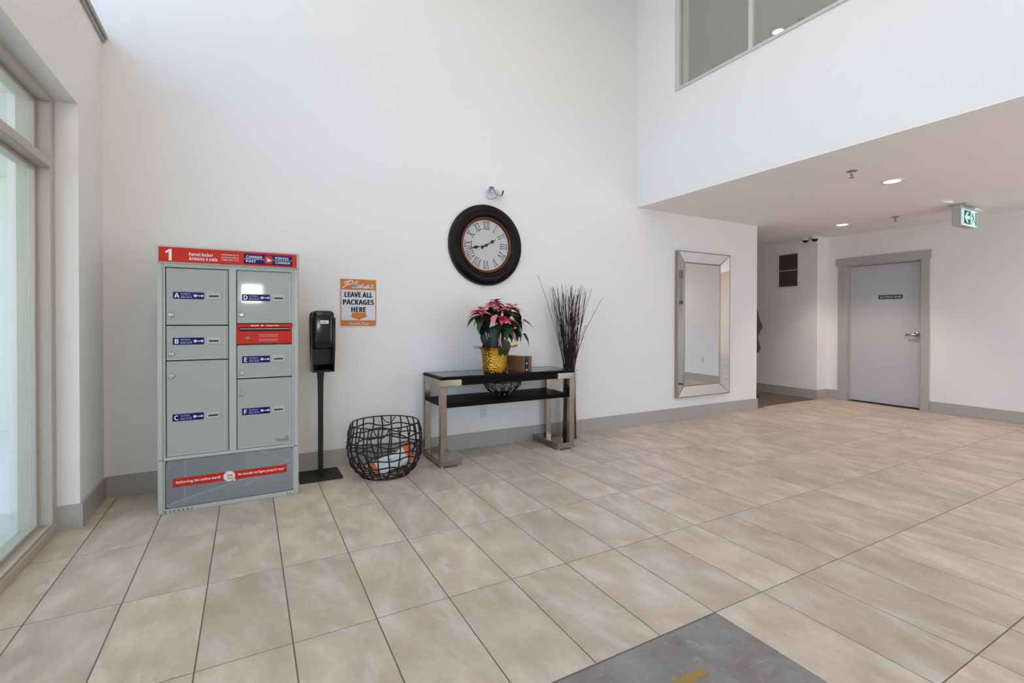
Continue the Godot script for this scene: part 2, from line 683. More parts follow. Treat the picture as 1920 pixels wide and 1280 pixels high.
func floor_tiles() -> void:
	var b := nb()
	var grout := mat(Color(0.44, 0.405, 0.37), 0.95)
	span(b, grout, -1.15, 8.13, -0.2, -0.0014, -4.19, 3.2)
	var fl := struct("floor", b, "beige rectangular floor tiles with thin dark joints")
	# tile prints: streaks that run along the tile
	var mats := []
	for v in 5:
		var w := 160
		var h := 320
		var img := Image.create(w, h, false, Image.FORMAT_RGB8)
		var n1 := noise(11 + v, 0.006, 4)
		var n2 := noise(31 + v, 0.03, 3)
		var n3 := noise(51 + v, 0.05, 2)
		var n4 := noise(71 + v, 0.007, 3)
		var n5 := noise(81 + v, 0.07, 3)
		var lean: float = [0.15, -0.1, 0.3, 0.05, -0.25][v]
		var across: float = [0.0, 0.0, 0.5, 0.25, 0.0][v]
		for y in h:
			for x in w:
				var u := x + y * lean
				var big := n1.get_noise_2d(u * 1.3, y * 0.8) * 1.5
				var streak := n2.get_noise_2d(u * 1.6, y * 0.22)
				var cross := n3.get_noise_2d(x * 0.15, y * 1.2) * across
				var scuff := maxf(0.0, n4.get_noise_2d(u * 2.0, y * 0.7 + 300.0) * 2.0 - 0.35)
				var k := clampf(0.46 + big * 0.5 + streak * 0.08 + cross * 0.2 + n5.get_noise_2d(u, y * 0.5) * 0.16, 0.0, 1.0)
				var c := Color(0.725, 0.657, 0.59).lerp(Color(0.85, 0.795, 0.738), k)
				c = c.lerp(Color(0.835, 0.81, 0.775), clampf(scuff * (0.65 + streak + cross), 0.0, 0.5))
				img.set_pixel(x, y, c)
		var tex := ImageTexture.create_from_image(img)
		for tone in [0.97, 1.0, 1.02]:
			var m := mat(Color(tone, tone, tone * 0.995), 0.42, 0.0, 0.45)
			m.albedo_texture = tex
			mats.append(m)
	var dx := 0.308
	var dz := 0.623
	var gx := 1.683
	var gz := -1.3214
	var meshes := {}
	var rest := []
	var edge := mat(Color(0.62, 0.57, 0.52), 0.6)
	for j in range(-5, 8):
		for i in range(-9, 21):
			var x0 := maxf(gx + i * dx + 0.0025, -0.955)
			var x1 := minf(gx + (i + 1) * dx - 0.0025, 7.93)
			var z0 := maxf(gz + j * dz + 0.0023, WZ if gx + i * dx < 6.0 else -4.19)
			var z1 := minf(gz + (j + 1) * dz - 0.0023, 3.2)
			if x1 - x0 < 0.01 or z1 - z0 < 0.01:
				continue
			# the bare patch of concrete
			if j >= 0 and j <= 3 and i < 0 and i >= -7:
				continue
			var flip := rng.randi() % 4
			var m: Material = mats[rng.randi() % mats.size()]
			var key := [snappedf(x1 - x0, 0.0001), snappedf(z1 - z0, 0.0001), flip]
			if not meshes.has(key):
				meshes[key] = tile_mesh(x1 - x0, z1 - z0, flip)
			var at := Vector3((x0 + x1) * 0.5, 0, (z0 + z1) * 0.5)
			var ray := at - Vector3(0, 1.2, 0)
			var seen := j <= 1 and (ray.x * 0.481 - ray.z * 0.876) > 0.5 and i > -9
			if not seen:
				rest.append([meshes[key], at, m])
				continue
			var o := MeshInstance3D.new()
			o.name = "tile"
			o.mesh = meshes[key]
			o.material_override = m
			o.position = at
			fl.add_child(o, true)
	var sts := {}
	for r in rest:
		if not sts.has(r[2]):
			sts[r[2]] = SurfaceTool.new()
			sts[r[2]].begin(Mesh.PRIMITIVE_TRIANGLES)
		sts[r[2]].append_from(r[0], 0, Transform3D(Basis(), r[1]))
	var am := ArrayMesh.new()
	for m in sts:
		sts[m].set_material(m)
		sts[m].commit(am)
	var ro := MeshInstance3D.new()
	ro.name = "tiles_behind_camera"
	ro.mesh = am
	ro.set_meta("kind", "stuff")
	fl.add_child(ro)
	# bare concrete patch
	b = nb()
	var img := Image.create(512, 512, false, Image.FORMAT_RGB8)
	var a1 := noise(91, 0.008, 4)
	var a2 := noise(92, 0.035, 4)
	var a3 := noise(93, 0.012, 3)
	var a4 := noise(94, 0.09, 2)
	for y in 512:
		for x in 512:
			var k := 0.5 + a1.get_noise_2d(x, y) * 0.6 + a2.get_noise_2d(x, y) * 0.2
			var c := Color(0.485, 0.46, 0.445).lerp(Color(0.61, 0.60, 0.585), clampf(k, 0.0, 1.0))
			var s := absf(a2.get_noise_2d(x * 0.6 + 900.0, y * 0.6))
			var patch := clampf(a3.get_noise_2d(x, y + 500.0) * 5.0 - 1.0, 0.0, 1.0)
			c = c.lerp(Color(0.66, 0.655, 0.645), patch * clampf(0.6 - s * 2.6, 0.0, 0.6))
			var sp := a4.get_noise_2d(x, y)
			c = c.lerp(Color(0.70, 0.695, 0.685), clampf((sp - 0.55) * 4.0, 0.0, 0.35))
			img.set_pixel(x, y, c)
	var cm := mat(Color.WHITE, 0.6, 0.0, 0.35)
	cm.albedo_texture = ImageTexture.create_from_image(img)
	var t := st(b, cm)
	var px0 := gx - 7 * dx
	var px1 := gx
	var pz0 := gz + 0.007
	var pz1 := gz + 4 * dz
	var q := [Vector3(px0, -0.0008, pz0), Vector3(px1, -0.0008, pz0), Vector3(px1, -0.0008, pz1), Vector3(px0, -0.0008, pz1)]
	for k in [0, 1, 2, 0, 2, 3]:
		t.set_uv(Vector2(q[k].x, q[k].z) * 0.7)
		t.add_vertex(q[k])
	put("concrete_patch", b, fl)
	b = nb()
	var tape := mat(Color(0.60, 0.49, 0.28), 0.6)
	X = Transform3D(Basis(Vector3.UP, 0.0), Vector3(1.27, 0.0, -1.115))
	box(b, tape, Vector3.ZERO, Vector3(0.20, 0.0012, 0.036))
	X = Transform3D()
	tag(put("tape_strip", b), "short strip of yellow tape stuck on the grey concrete patch", "tape")
	# hallway carpet
	b = nb()
	var cp := mat(Color(0.47, 0.43, 0.385), 0.95, 0.0, 0.1)
	span(b, cp, 6.1, 7.65, -0.2, 0.001, -8.2, -4.192)
	struct("floor_hall", b, "brown carpet of the hallway")


func tile_mesh(w: float, l: float, flip: int) -> ArrayMesh:
	var t := SurfaceTool.new()
	t.begin(Mesh.PRIMITIVE_TRIANGLES)
	t.set_smooth_group(-1)
	var r := 0.0012
	var ring := []
	for k in [[0.0, r], [r, 0.0], [0.006, 0.0]]:
		pass
	var top := [Vector3(-w / 2 + r, 0, -l / 2 + r), Vector3(w / 2 - r, 0, -l / 2 + r), Vector3(w / 2 - r, 0, l / 2 - r), Vector3(-w / 2 + r, 0, l / 2 - r)]
	var mid := [Vector3(-w / 2, -r, -l / 2), Vector3(w / 2, -r, -l / 2), Vector3(w / 2, -r, l / 2), Vector3(-w / 2, -r, l / 2)]
	var uv := func(p: Vector3) -> Vector2:
		var a := Vector2(p.x / 0.308 + 0.5, p.z / 0.623 + 0.5)
		if flip & 1:
			a.x = 1.0 - a.x
		if flip & 2:
			a.y = 1.0 - a.y
		return a
	var quad := func(p: Array) -> void:
		for k in [0, 1, 2, 0, 2, 3]:
			t.set_uv(uv.call(p[k]))
			t.add_vertex(p[k])
	quad.call(top)
	for k in 4:
		var n := (k + 1) % 4
		quad.call([mid[k], mid[n], top[n], top[k]])
		quad.call([mid[k] - Vector3(0, 0.004, 0), mid[n] - Vector3(0, 0.004, 0), mid[n], mid[k]])
	t.generate_normals()
	return t.commit()


func door() -> void:
	var o := Node3D.new()
	o.name = "door_1"
	add_child(o)
	tag(o, "grey electrical room door in a wide grey frame", "", "", "structure")
	var tm := mat(Color(0.69, 0.675, 0.655), 0.45)
	var lm := mat(Color(0.76, 0.76, 0.775), 0.4)
	var b := nb()
	span(b, tm, 7.912, 7.93, 0.0, 2.035, -4.04, -3.94, 0.003)
	span(b, tm, 7.912, 7.93, 0.0, 2.035, -3.005, -2.912, 0.003)
	span(b, tm, 7.905, 7.93, 2.035, 2.15, -4.075, -2.895, 0.003)
	put("casing", b, o)
	b = nb()
	span(b, tm, 7.93, 8.12, 0.0, 2.04, -3.94, -3.925, 0.002)
	span(b, tm, 7.93, 8.12, 0.0, 2.04, -3.02, -3.005, 0.002)
	span(b, tm, 7.93, 8.12, 2.022, 2.04, -3.925, -3.02, 0.002)
	span(b, tm, 8.0, 8.019, 0.0, 2.022, -3.925, -3.908, 0.002)
	put("door_jamb", b, o)
	b = nb()
	span(b, lm, 8.02, 8.065, 0.012, 2.018, -3.921, -3.024, 0.002)
	put("door_leaf", b, o)
	b = nb()
	var plate := mat(Color(0.16, 0.17, 0.18), 0.4)
	var lt := mat(Color(0.85, 0.85, 0.84), 0.5)
	X = Transform3D(Basis(Vector3.UP, -PI / 2), Vector3(8.017, 1.545, -3.40))
	slab(b, plate, rrect(0.295, 0.058, 0.004, 2), Vector3.ZERO, 0.003)
	letters(b, lt, "ELECTRICAL ROOM", Vector3(0, 0, 0.0008), 0.262, 0.028, fb)
	X = Transform3D()
	tag(put("sign_plate", b, o), "dark plate reading ELECTRICAL ROOM")
	b = nb()
	X = Transform3D(Basis(Vector3.BACK, PI / 2), Vector3(8.02, 1.015, -3.085))
	lathe(b, steel, [Vector2(0.034, 0), Vector2(0.034, 0.008), Vector2(0.028, 0.014), Vector2(0.014, 0.016), Vector2(0.013, 0.05), Vector2(0.0, 0.052)], 20)
	X = Transform3D()
	tube(b, steel, [Vector3(7.975, 1.015, -3.075), Vector3(7.968, 1.015, -3.095), Vector3(7.97, 1.013, -3.15), Vector3(7.978, 1.009, -3.20)], [0.014, 0.017, 0.016, 0.013], 10)
	tag(put("lever_handle", b, o), "brushed steel lever handle")
	b = nb()
	span(b, black, 7.99, 8.06, 0.0005, 0.006, -3.921, -3.024)  # black strip, the shade in the gap under the leaf put into colour
	put("under_door_shade", b, o)


func downlight(at: Vector3, label: String, c: Color, e: float, cone := 75.0) -> void:
	var o := thing("ceiling_light", label, "ceiling light", at, 0.0, "round recessed downlights")
	var b := nb()
	var trim := mat(Color(0.92, 0.91, 0.90), 0.5)
	lathe(b, trim, [Vector2(0.066, -0.004), Vector2(0.088, -0.006), Vector2(0.094, -0.002), Vector2(0.094, 0.0)], 28)
	put("trim_ring", b, o)
	b = nb()
	lathe(b, glow(c.lerp(Color.WHITE, 0.7), 6.0), [Vector2(0.0, -0.003), Vector2(0.066, -0.003)], 28)
	put("lens", b, o)
	spot("lamp", at + Vector3(0, -0.02, 0), Vector3.DOWN, c, e, cone, 0.06)


func sprinkler(at: Vector3, label: String) -> void:
	var o := thing("sprinkler", label, "sprinkler", at, 0.0, "fire sprinklers")
	var b := nb()
	var ch := mat(Color(0.62, 0.60, 0.58), 0.35, 0.9)
	lathe(b, ch, [Vector2(0.0, -0.008), Vector2(0.03, -0.008), Vector2(0.042, -0.003), Vector2(0.042, 0.0)], 18)
	put("escutcheon", b, o)
	b = nb()
	lathe(b, ch, [Vector2(0.0, -0.036), Vector2(0.008, -0.036), Vector2(0.01, -0.005)], 10)
	for s in [-1.0, 1.0]:
		tube(b, ch, [Vector3(0.01 * s, -0.02, 0), Vector3(0.02 * s, -0.035, 0), Vector3(0.004 * s, -0.056, 0)], 0.003, 6)
	put("sprinkler_body", b, o)
	b = nb()
	lathe(b, ch, [Vector2(0.0, -0.060), Vector2(0.022, -0.058), Vector2(0.022, -0.056), Vector2(0.0, -0.056)], 14)
	put("deflector", b, o)


func ceiling_things() -> void:
	var warm := Color(1.0, 0.88, 0.75)
	downlight(Vector3(5.226, LC, -2.208), "round glowing downlight in the low ceiling nearer the camera, right of the first sprinkler", warm, 0.8, 50.0)
	downlight(Vector3(6.996, LC, -3.526), "round glowing downlight in the low ceiling farther back, above the floor by the grey door", warm, 3.6, 50.0)
	downlight(Vector3(6.1, 5.0, -3.87), "round glowing downlight seen through the inside window upstairs", warm, 1.5)
	# out of view; the high four are placed to warm and brighten the lobby
	for k in 4:
		downlight(Vector3([0.5, 2.6][k % 2], 5.6, [-1.9, 1.2][k / 2]), ["unseen downlight in the high ceiling nearest the locker, placed to warm the walls", "unseen downlight in the high ceiling nearest the clock, placed to warm the walls", "unseen downlight in the high ceiling over the camera, placed to warm the walls", "unseen downlight in the high ceiling by the overhang, placed to warm the walls"][k], Color(1.0, 0.91, 0.81), 2.8)
	downlight(Vector3(5.226, LC, 0.45), "downlight in the low ceiling behind the camera's right", warm, 1.8)
	downlight(Vector3(7.0, LC, -0.9), "downlight in the low ceiling by the right wall, outside the picture", warm, 1.0)
	sprinkler(Vector3(4.571, LC, -2.23), "small metal sprinkler head on the low ceiling nearest the overhang edge")
	sprinkler(Vector3(7.037, LC, -2.937), "small metal sprinkler head on the low ceiling left of the exit sign")
	sprinkler(Vector3(6.1, 5.0, -3.57), "small sprinkler head seen through the inside window upstairs")

	# exit sign
	var o := thing("exit_sign", "hanging green and white running man exit sign with an arrow pointing left", "exit sign", Vector3(7.02, LC, -2.23))
	var b := nb()
	var body := mat(Color(0.72, 0.70, 0.68), 0.5)
	box(b, body, Vector3(-0.02, -0.009, -0.055), Vector3(0.30, 0.018, 0.15), 0.006)
	put("ceiling_plate", b, o)
	b = nb()
	box(b, body, Vector3(0, -0.128, -0.055), Vector3(0.36, 0.222, 0.085), 0.008)
	put("housing", b, o)
	b = nb()
	var wg := glow(Color(0.85, 1.0, 0.97), 0.62)
	var gg := glow(Color(0.0, 0.40, 0.33), 0.32)
	slab(b, wg, rrect(0.356, 0.172, 0.004, 2), Vector3(0, -0.15, 0.004), 0.018)
	var z := 0.0046
	slab(b, gg, rrect(0.33, 0.148, 0.002, 1), Vector3(0, -0.15, z), 0.0004)
	z += 0.0006
	slab(b, wg, rrect(0.125, 0.148, 0.001, 1), Vector3(0.068, -0.15, z), 0.0004)
	var arrow := PackedVector2Array([Vector2(-0.15, 0), Vector2(-0.075, 0.062), Vector2(-0.045, 0.062), Vector2(-0.085, 0.018), Vector2(-0.012, 0.018), Vector2(-0.012, -0.018), Vector2(-0.085, -0.018), Vector2(-0.045, -0.062), Vector2(-0.075, -0.062)])
	slab(b, wg, arrow, Vector3(0, -0.15, z), 0.0004)
	z += 0.0006
	# running man
	slab(b, mat(Color(0.0, 0.30, 0.25), 0.5), circle(0.013, 14), Vector3(0.052, -0.103, z), 0.0004)
	for s in [[0.058, -0.115, 0.078, -0.155, 0.018], [0.058, -0.122, 0.020, -0.135, 0.010], [0.062, -0.122, 0.105, -0.150, 0.010], [0.076, -0.155, 0.045, -0.180, 0.013], [0.045, -0.180, 0.030, -0.215, 0.011], [0.078, -0.155, 0.104, -0.182, 0.013], [0.104, -0.182, 0.128, -0.186, 0.011]]:
		stroke(b, gg, [Vector2(s[0], s[1]), Vector2(s[2], s[3])], s[4], z)
	put("sign_face", b, o)
	for s in [-1.0, 1.0]:
		spot("sign_beam", Vector3(7.02 + s * 0.19, LC - 0.05, -2.285), Vector3(s, 0.24, 0), Color(0.72, 0.88, 1.0), 0.10, 11.0, 0.01)

	# two dome cameras in the hallway corner
	var dm := mat(Color(0.03, 0.025, 0.022), 0.1)
	var cw := mat(Color(0.86, 0.84, 0.82), 0.5)
	var n := 0
	for p in [Vector3(7.565, LC, -4.335), Vector3(7.565, LC, -4.195)]:
		var c := thing("dome_camera", ["left of the two white dome cameras on the hallway ceiling", "right of the two white dome cameras, nearest the wall corner"][n], "camera", p, 0.0, "dome cameras")
		n += 1
		b = nb()
		lathe(b, cw, [Vector2(0.046, -0.05), Vector2(0.054, -0.046), Vector2(0.058, -0.02), Vector2(0.06, 0.0)], 24)
		put("camera_base", b, c)
		b = nb()
		lathe(b, dm, [Vector2(0.0, -0.086), Vector2(0.018, -0.082), Vector2(0.034, -0.07), Vector2(0.043, -0.055), Vector2(0.046, -0.048)], 24)
		put("dome", b, c)

	# unseen glowing panel behind the camera, standing in for the flash on the locker
	var wl := thing("unseen_flash_light", "unseen square glowing panel behind the camera, standing in for a camera flash", "unseen light", Vector3(0.06, 1.70, 3.2))
	b = nb()
	box(b, white, Vector3(0, 0, -0.03), Vector3(0.40, 0.40, 0.06), 0.01)
	put("lamp_body", b, wl)
	b = nb()
	box(b, glow(Color(0.96, 0.98, 1.0), 25.0), Vector3(0, 0, -0.063), Vector3(0.34, 0.34, 0.006), 0.002)
	put("lamp_face", b, wl)
	var al := AreaLight3D.new()
	al.name = "unseen_flash_lamp"
	al.area_size = Vector2(0.34, 0.34)
	al.light_color = Color(0.96, 0.98, 1.0)
	al.light_energy = 3.0
	al.area_range = 20.0
	al.shadow_enabled = true
	add_child(al)
	al.position = Vector3(0.06, 1.70, 3.125)


# ---------------------------------------------------------------- things along the back wall
func locker() -> void:
	var o := thing("parcel_locker", "grey metal parcel locker with a red header standing left against the back wall", "parcel locker", Vector3(-0.094, 0, -3.61))
	var x0 := -0.395
	var gm := mat(Color(0.70, 0.715, 0.685), 0.4, 0.0, 0.45)
	var dmat := mat(Color(0.655, 0.66, 0.635), 0.45, 0.0, 0.35)
	dmat.clearcoat_enabled = true
	dmat.clearcoat = 0.5
	dmat.clearcoat_roughness = 0.05
	var red := mat(Color(0.77, 0.165, 0.075), 0.4, 0.0, 0.35)
	var blue := mat(Color(0.02, 0.05, 0.37), 0.35, 0.0, 0.35)
	var wt := mat(Color(0.90, 0.90, 0.90), 0.5)
	var dk := mat(Color(0.05, 0.06, 0.07), 0.6)
	var gap := mat(Color(0.10, 0.11, 0.115), 0.8)
	var chrome := mat(Color(0.72, 0.72, 0.74), 0.25, 1.0)
	var lx := func(wx: float) -> float: return wx + 0.094
	var b := nb()
	# carcass and the frame round the doors
	span(b, gap, -0.385, 0.385, 0.01, 1.64, -0.50, -0.014)
	span(b, gm, -0.390, -0.378, 0.0, 1.648, -0.50, -0.012, 0.003)
	span(b, gm, 0.378, 0.390, 0.0, 1.648, -0.50, -0.012, 0.003)
	span(b, gm, -0.390, 0.390, 1.64, 1.652, -0.50, -0.012, 0.003)
	put("cabinet", b, o)
	b = nb()
	# stepped surround, top half
	for s in [-1.0, 1.0]:
		span(b, gm, s * 0.396, s * 0.368, 0.333, 1.552, -0.03, 0.0, 0.005)
		span(b, gm, s * 0.368, s * 0.3555, 0.337, 1.535, -0.03, -0.005, 0.003)
	span(b, gm, -0.368, 0.368, 1.526, 1.552, -0.03, -0.004, 0.003)
	span(b, gm, -0.368, 0.368, 0.328, 0.349, -0.03, -0.004, 0.003)
	span(b, gm, lx.call(-0.112), lx.call(-0.070), 0.345, 1.53, -0.03, -0.006, 0.003)
	put("upper_frame", b, o)
	b = nb()
	for s in [-1.0, 1.0]:
		span(b, gm, s * 0.396, s * 0.368, 0.0, 0.330, -0.03, 0.0, 0.005)
		span(b, gm, s * 0.368, s * 0.360, 0.026, 0.328, -0.03, -0.005, 0.002)
	span(b, gm, -0.368, 0.368, 0.0, 0.028, -0.03, 0.0, 0.003)
	for k in 7:
		letters(b, dk, "V3C9257"[k], Vector3(-0.358 + k * 0.0228, 0.0135, 0.0005), 0.0, 0.0145, fb)
	slab(b, dk, rrect(0.004, 0.014, 0.001, 1), Vector3(lx.call(0.232), 0.014, 0.0005), 0.0005)
	slab(b, chrome, circle(0.007, 12), Vector3(lx.call(0.249), 0.014, 0.001), 0.001)
	put("plinth_frame", b, o)

	# red header
	var hd := nb()
	span(hd, gm, -0.399, 0.399, 1.549, 1.656, -0.06, 0.012, 0.004)
	var header := put("header", hd, o)
	b = nb()
	var z := 0.0125
	span(b, red, lx.call(-0.480), lx.call(0.290), 1.556, 1.647, 0.010, z)
	letters(b, wt, "1", Vector3(lx.call(-0.431), 1.600, z + 0.0006), 0.034, 0.070, fb)
	letters(b, wt, "Parcel locker", Vector3(lx.call(-0.261), 1.6105, z + 0.0006), 0.128, 0.0215, fb)
	letters(b, wt, "Armoire à colis", Vector3(lx.call(-0.2495), 1.584, z + 0.0006), 0.151, 0.0215, fb)
	letters(b, wt, "canadapost.ca", Vector3(lx.call(-0.103), 1.618, z + 0.0006), 0.096, 0.013, fr)
	letters(b, wt, "postescanada.ca", Vector3(lx.call(-0.103), 1.6015, z + 0.0006), 0.096, 0.0125, fr)
	letters(b, wt, "1 800 267-1177", Vector3(lx.call(-0.103), 1.5855, z + 0.0006), 0.096, 0.0115, fr)
	tag(put("banner", b, header), "red banner with white lettering")
	b = nb()
	z = 0.0135
	slab(b, blue, rrect(0.289, 0.066, 0.001, 1), Vector3(lx.call(0.1175), 1.6005, z), 0.001)
	z += 0.0006
	span(b, wt, lx.call(-0.027), lx.call(0.262), 1.5997, 1.6022, z - 0.0002, z)
	z += 0.0004
	slab(b, red, circle(0.029, 28), Vector3(lx.call(0.118), 1.601, z), 0.0004)
	z += 0.0005
	var wing := PackedVector2Array([Vector2(-0.016, 0.015), Vector2(0.002, 0.006), Vector2(0.021, -0.002), Vector2(0.004, -0.011), Vector2(-0.017, -0.013), Vector2(-0.009, -0.008), Vector2(-0.004, -0.004), Vector2(-0.012, 0.003), Vector2(-0.003, 0.001)])
	slab(b, wt, wing, Vector3(lx.call(0.118), 1.601, z), 0.0004)
	letters(b, wt, "CANADA", Vector3(lx.call(0.034), 1.6150, 0.0145), 0.094, 0.0155, fb)
	letters(b, wt, "POST", Vector3(lx.call(0.015), 1.5860, 0.0145), 0.056, 0.0155, fb)
	letters(b, wt, "POSTES", Vector3(lx.call(0.199), 1.6150, 0.0145), 0.080, 0.0155, fb)
	letters(b, wt, "CANADA", Vector3(lx.call(0.204), 1.5860, 0.0145), 0.090, 0.0155, fb)
	tag(put("logo_plate", b, header), "dark blue plate with a white wing in a red disc")

	# doors
	var doors := [["A", -0.449, -0.112, 1.168, 1.522, 1.352, -0.410, 1.231], ["B", -0.449, -0.112, 0.948, 1.163, 1.066, -0.411, 0.987], ["C", -0.449, -0.112, 0.350, 0.943, 0.590, -0.414, 0.848],
		["D", -0.070, 0.270, 1.178, 1.524, 1.348, -0.036, 1.233], ["E", -0.070, 0.270, 0.815, 1.035, 0.938, -0.037, 0.849], ["F", -0.070, 0.270, 0.350, 0.810, 0.594, -0.038, 0.709]]
	for d in doors:
		b = nb()
		var xa: float = lx.call(d[1] + 0.004)
		var xb: float = lx.call(d[2] - 0.004)
		span(b, dmat, xa, xb, d[3] + 0.001, d[4] - 0.001, -0.03, -0.008, 0.003)
		# raised lip near the hinge side and the folded bottom edge
		span(b, gm, xb - 0.022, xb - 0.010, d[3] + 0.006, d[4] - 0.006, -0.012, -0.002, 0.005)
		span(b, gm, xa, xb, d[3] + 0.002, d[3] + 0.008, -0.02, -0.006, 0.002)
		if d[0] == "F":
			letters(b, dk, "Canadä".replace("ä", "a"), Vector3(lx.call(0.199), 0.387, -0.0075), 0.082, 0.0225, fs)
			slab(b, red, rrect(0.007, 0.006, 0.0005, 1), Vector3(lx.call(0.228), 0.404, -0.0073), 0.0004)
			slab(b, red, rrect(0.004, 0.006, 0.0005, 1), Vector3(lx.call(0.222), 0.404, -0.0073), 0.0004)
			slab(b, red, rrect(0.004, 0.006, 0.0005, 1), Vector3(lx.call(0.236), 0.404, -0.0073), 0.0004)
		var door_o := put("locker_door", b, o)
		tag(door_o, "grey locker door marked " + d[0])
		# key return tag
		b = nb()
		var tx: float = lx.call(d[6] + 0.081)
		var ty: float = d[5]
		z = -0.0068
		slab(b, blue, rrect(0.164, 0.044, 0.003, 2), Vector3(tx, ty, z), 0.0012)
		z += 0.0005
		letters(b, wt, d[0], Vector3(tx - 0.062, ty, z), 0.0, 0.029, fb)
		letters(b, wt, "Key Return", Vector3(tx - 0.016, ty + 0.0095, z), 0.050, 0.0085, fr)
		letters(b, wt, "Retour de clé", Vector3(tx - 0.012, ty - 0.0095, z), 0.058, 0.0085, fr)
		span(b, wt, tx - 0.041, tx + 0.018, ty - 0.0004, ty + 0.0004, z - 0.0002, z)
		slab(b, wt, circle(0.0085, 16), Vector3(tx + 0.034, ty, z), 0.0003)
		slab(b, wt, rrect(0.024, 0.0042, 0.001, 1), Vector3(tx + 0.051, ty, z), 0.0003)
		slab(b, wt, rrect(0.004, 0.004, 0.0005, 1), Vector3(tx + 0.058, ty - 0.003, z), 0.0003)
		slab(b, blue, circle(0.0022, 8), Vector3(tx + 0.030, ty, z + 0.0003), 0.0002)
		var ar := PackedVector2Array([Vector2(0.080, 0), Vector2(0.071, 0.0095), Vector2(0.071, 0.004), Vector2(0.064, 0.004), Vector2(0.064, -0.004), Vector2(0.071, -0.004), Vector2(0.071, -0.0095)])
		slab(b, wt, ar, Vector3(tx, ty, z), 0.0003)
		tag(put("key_tag", b, door_o), "dark blue key return tag")
		b = nb()
		var sx := tx + 0.134
		slab(b, gm, rrect(0.076, 0.046, 0.003, 2), Vector3(sx, ty + 0.002, -0.004), 0.006, 0.002)
		slab(b, dk, rrect(0.054, 0.010, 0.002, 2), Vector3(sx, ty - 0.001, -0.0036), 0.003)
		put("key_slot", b, door_o)
		b = nb()
		X = Transform3D(Basis(Vector3.RIGHT, PI / 2), Vector3(xa + 0.026, d[7], -0.008))
		lathe(b, chrome, [Vector2(0.0155, 0.0), Vector2(0.0155, 0.003), Vector2(0.012, 0.007), Vector2(0.008, 0.007), Vector2(0.0, 0.006)], 20)
		X = Transform3D()
		slab(b, dk, rrect(0.0022, 0.009, 0.0008, 1), Vector3(xa + 0.026, d[7], -0.0008), 0.0004)
		put("lock", b, door_o)
	# red mail slot
	b = nb()
	var ma: float = lx.call(-0.068)
	var mb: float = lx.call(0.268)
	span(b, red, ma, mb, 1.040, 1.125, -0.03, -0.007, 0.002)
	span(b, red, ma, mb, 1.125, 1.152, -0.03, -0.018, 0.002)
	span(b, red, ma, mb, 1.150, 1.174, -0.03, -0.004, 0.002)
	span(b, red, ma, ma + 0.014, 1.120, 1.152, -0.03, -0.007, 0.002)
	span(b, red, mb - 0.020, mb, 1.120, 1.152, -0.03, -0.007, 0.002)
	letters(b, wt, "Mail", Vector3(lx.call(0.035), 1.163, -0.0035), 0.044, 0.010, fb)
	letters(b, wt, "Courrier", Vector3(lx.call(0.144), 1.163, -0.0035), 0.078, 0.010, fb)
	var dia := PackedVector2Array([Vector2(0.009, 0), Vector2(0, 0.005), Vector2(-0.009, 0), Vector2(0, -0.006)])
	slab(b, wt, dia, Vector3(lx.call(0.080), 1.163, -0.0035), 0.0003)
	for k in 3:
		letters(b, wt, ["Mail deposited here before the time on", "the label will be collected that day for", "processing except on holidays"][k], Vector3(lx.call(0.117), 1.103 - k * 0.0075, -0.0066), 0.124 - k * 0.004, 0.0042, fr)
		letters(b, wt, ["Le courrier déposé ici avant l'heure", "indiquée sera ramassé le jour même", "sauf les jours fériés"][k], Vector3(lx.call(0.115), 1.073 - k * 0.0075, -0.0066), 0.122 - k * 0.006, 0.0042, fr)
	var mo := put("mail_slot_door", b, o)
	tag(mo, "red mail slot door")
	b = nb()
	span(b, mat(Color(0.86, 0.70, 0.70), 0.3), ma + 0.016, mb - 0.022, 1.138, 1.144, -0.018, -0.009, 0.002)  # pale pink, the bright highlight on the metal flap put into its colour
	put("slot_flap", b, mo)
	b = nb()
	X = Transform3D(Basis(Vector3.RIGHT, PI / 2), Vector3(lx.call(-0.004), 1.079, -0.007))
	lathe(b, chrome, [Vector2(0.0115, 0.0), Vector2(0.0115, 0.003), Vector2(0.009, 0.006), Vector2(0.006, 0.006)], 18)
	lathe(b, dk, [Vector2(0.006, 0.006), Vector2(0.0, 0.005)], 12)
	X = Transform3D()
	put("lock", b, mo)

	# printed lower panel
	b = nb()
	var img := Image.create(384, 160, false, Image.FORMAT_RGB8)
	for y in 160:
		for x in 384:
			var u := x / 384.0
			var v := 1.0 - y / 160.0
			var c := Color(0.475, 0.485, 0.50).lerp(Color(0.53, 0.54, 0.545), u * 0.8)
			var curve := 0.05 + 0.55 * pow(u, 0.8)
			if v < curve:
				c = c.lerp(Color(0.60, 0.61, 0.60), clampf(0.35 - (curve - v) * 0.9, 0.0, 0.35))
			c = c.lerp(Color(0.68, 0.69, 0.68), clampf(1.0 - absf(v - curve) * 70.0, 0.0, 0.6))
			var c2 := 0.2 + 0.85 * (u - 0.55) * 1.5
			if u > 0.6:
				c = c.lerp(Color(0.66, 0.67, 0.66), clampf(1.0 - absf(v - c2) * 40.0, 0.0, 0.45))
				if v > c2:
					c = c.lerp(Color(0.56, 0.575, 0.57), 0.4)
				var c3 := 1.0 - (u - 0.72) * 1.3
				c = c.lerp(Color(0.63, 0.64, 0.63), clampf(1.0 - absf(v - c3) * 30.0, 0.0, 0.3) if u > 0.72 else 0.0)
			for k in [[0.035, 0.10], [0.14, 0.005]]:
				var lx2: float = k[0] + (1.0 - v) * -k[1]
				c = c.lerp(Color(0.60, 0.61, 0.62), clampf(1.0 - absf(u - lx2) * 110.0, 0.0, 0.45))
			img.set_pixel(x, y, c)
	var pm := mat(Color.WHITE, 0.3)
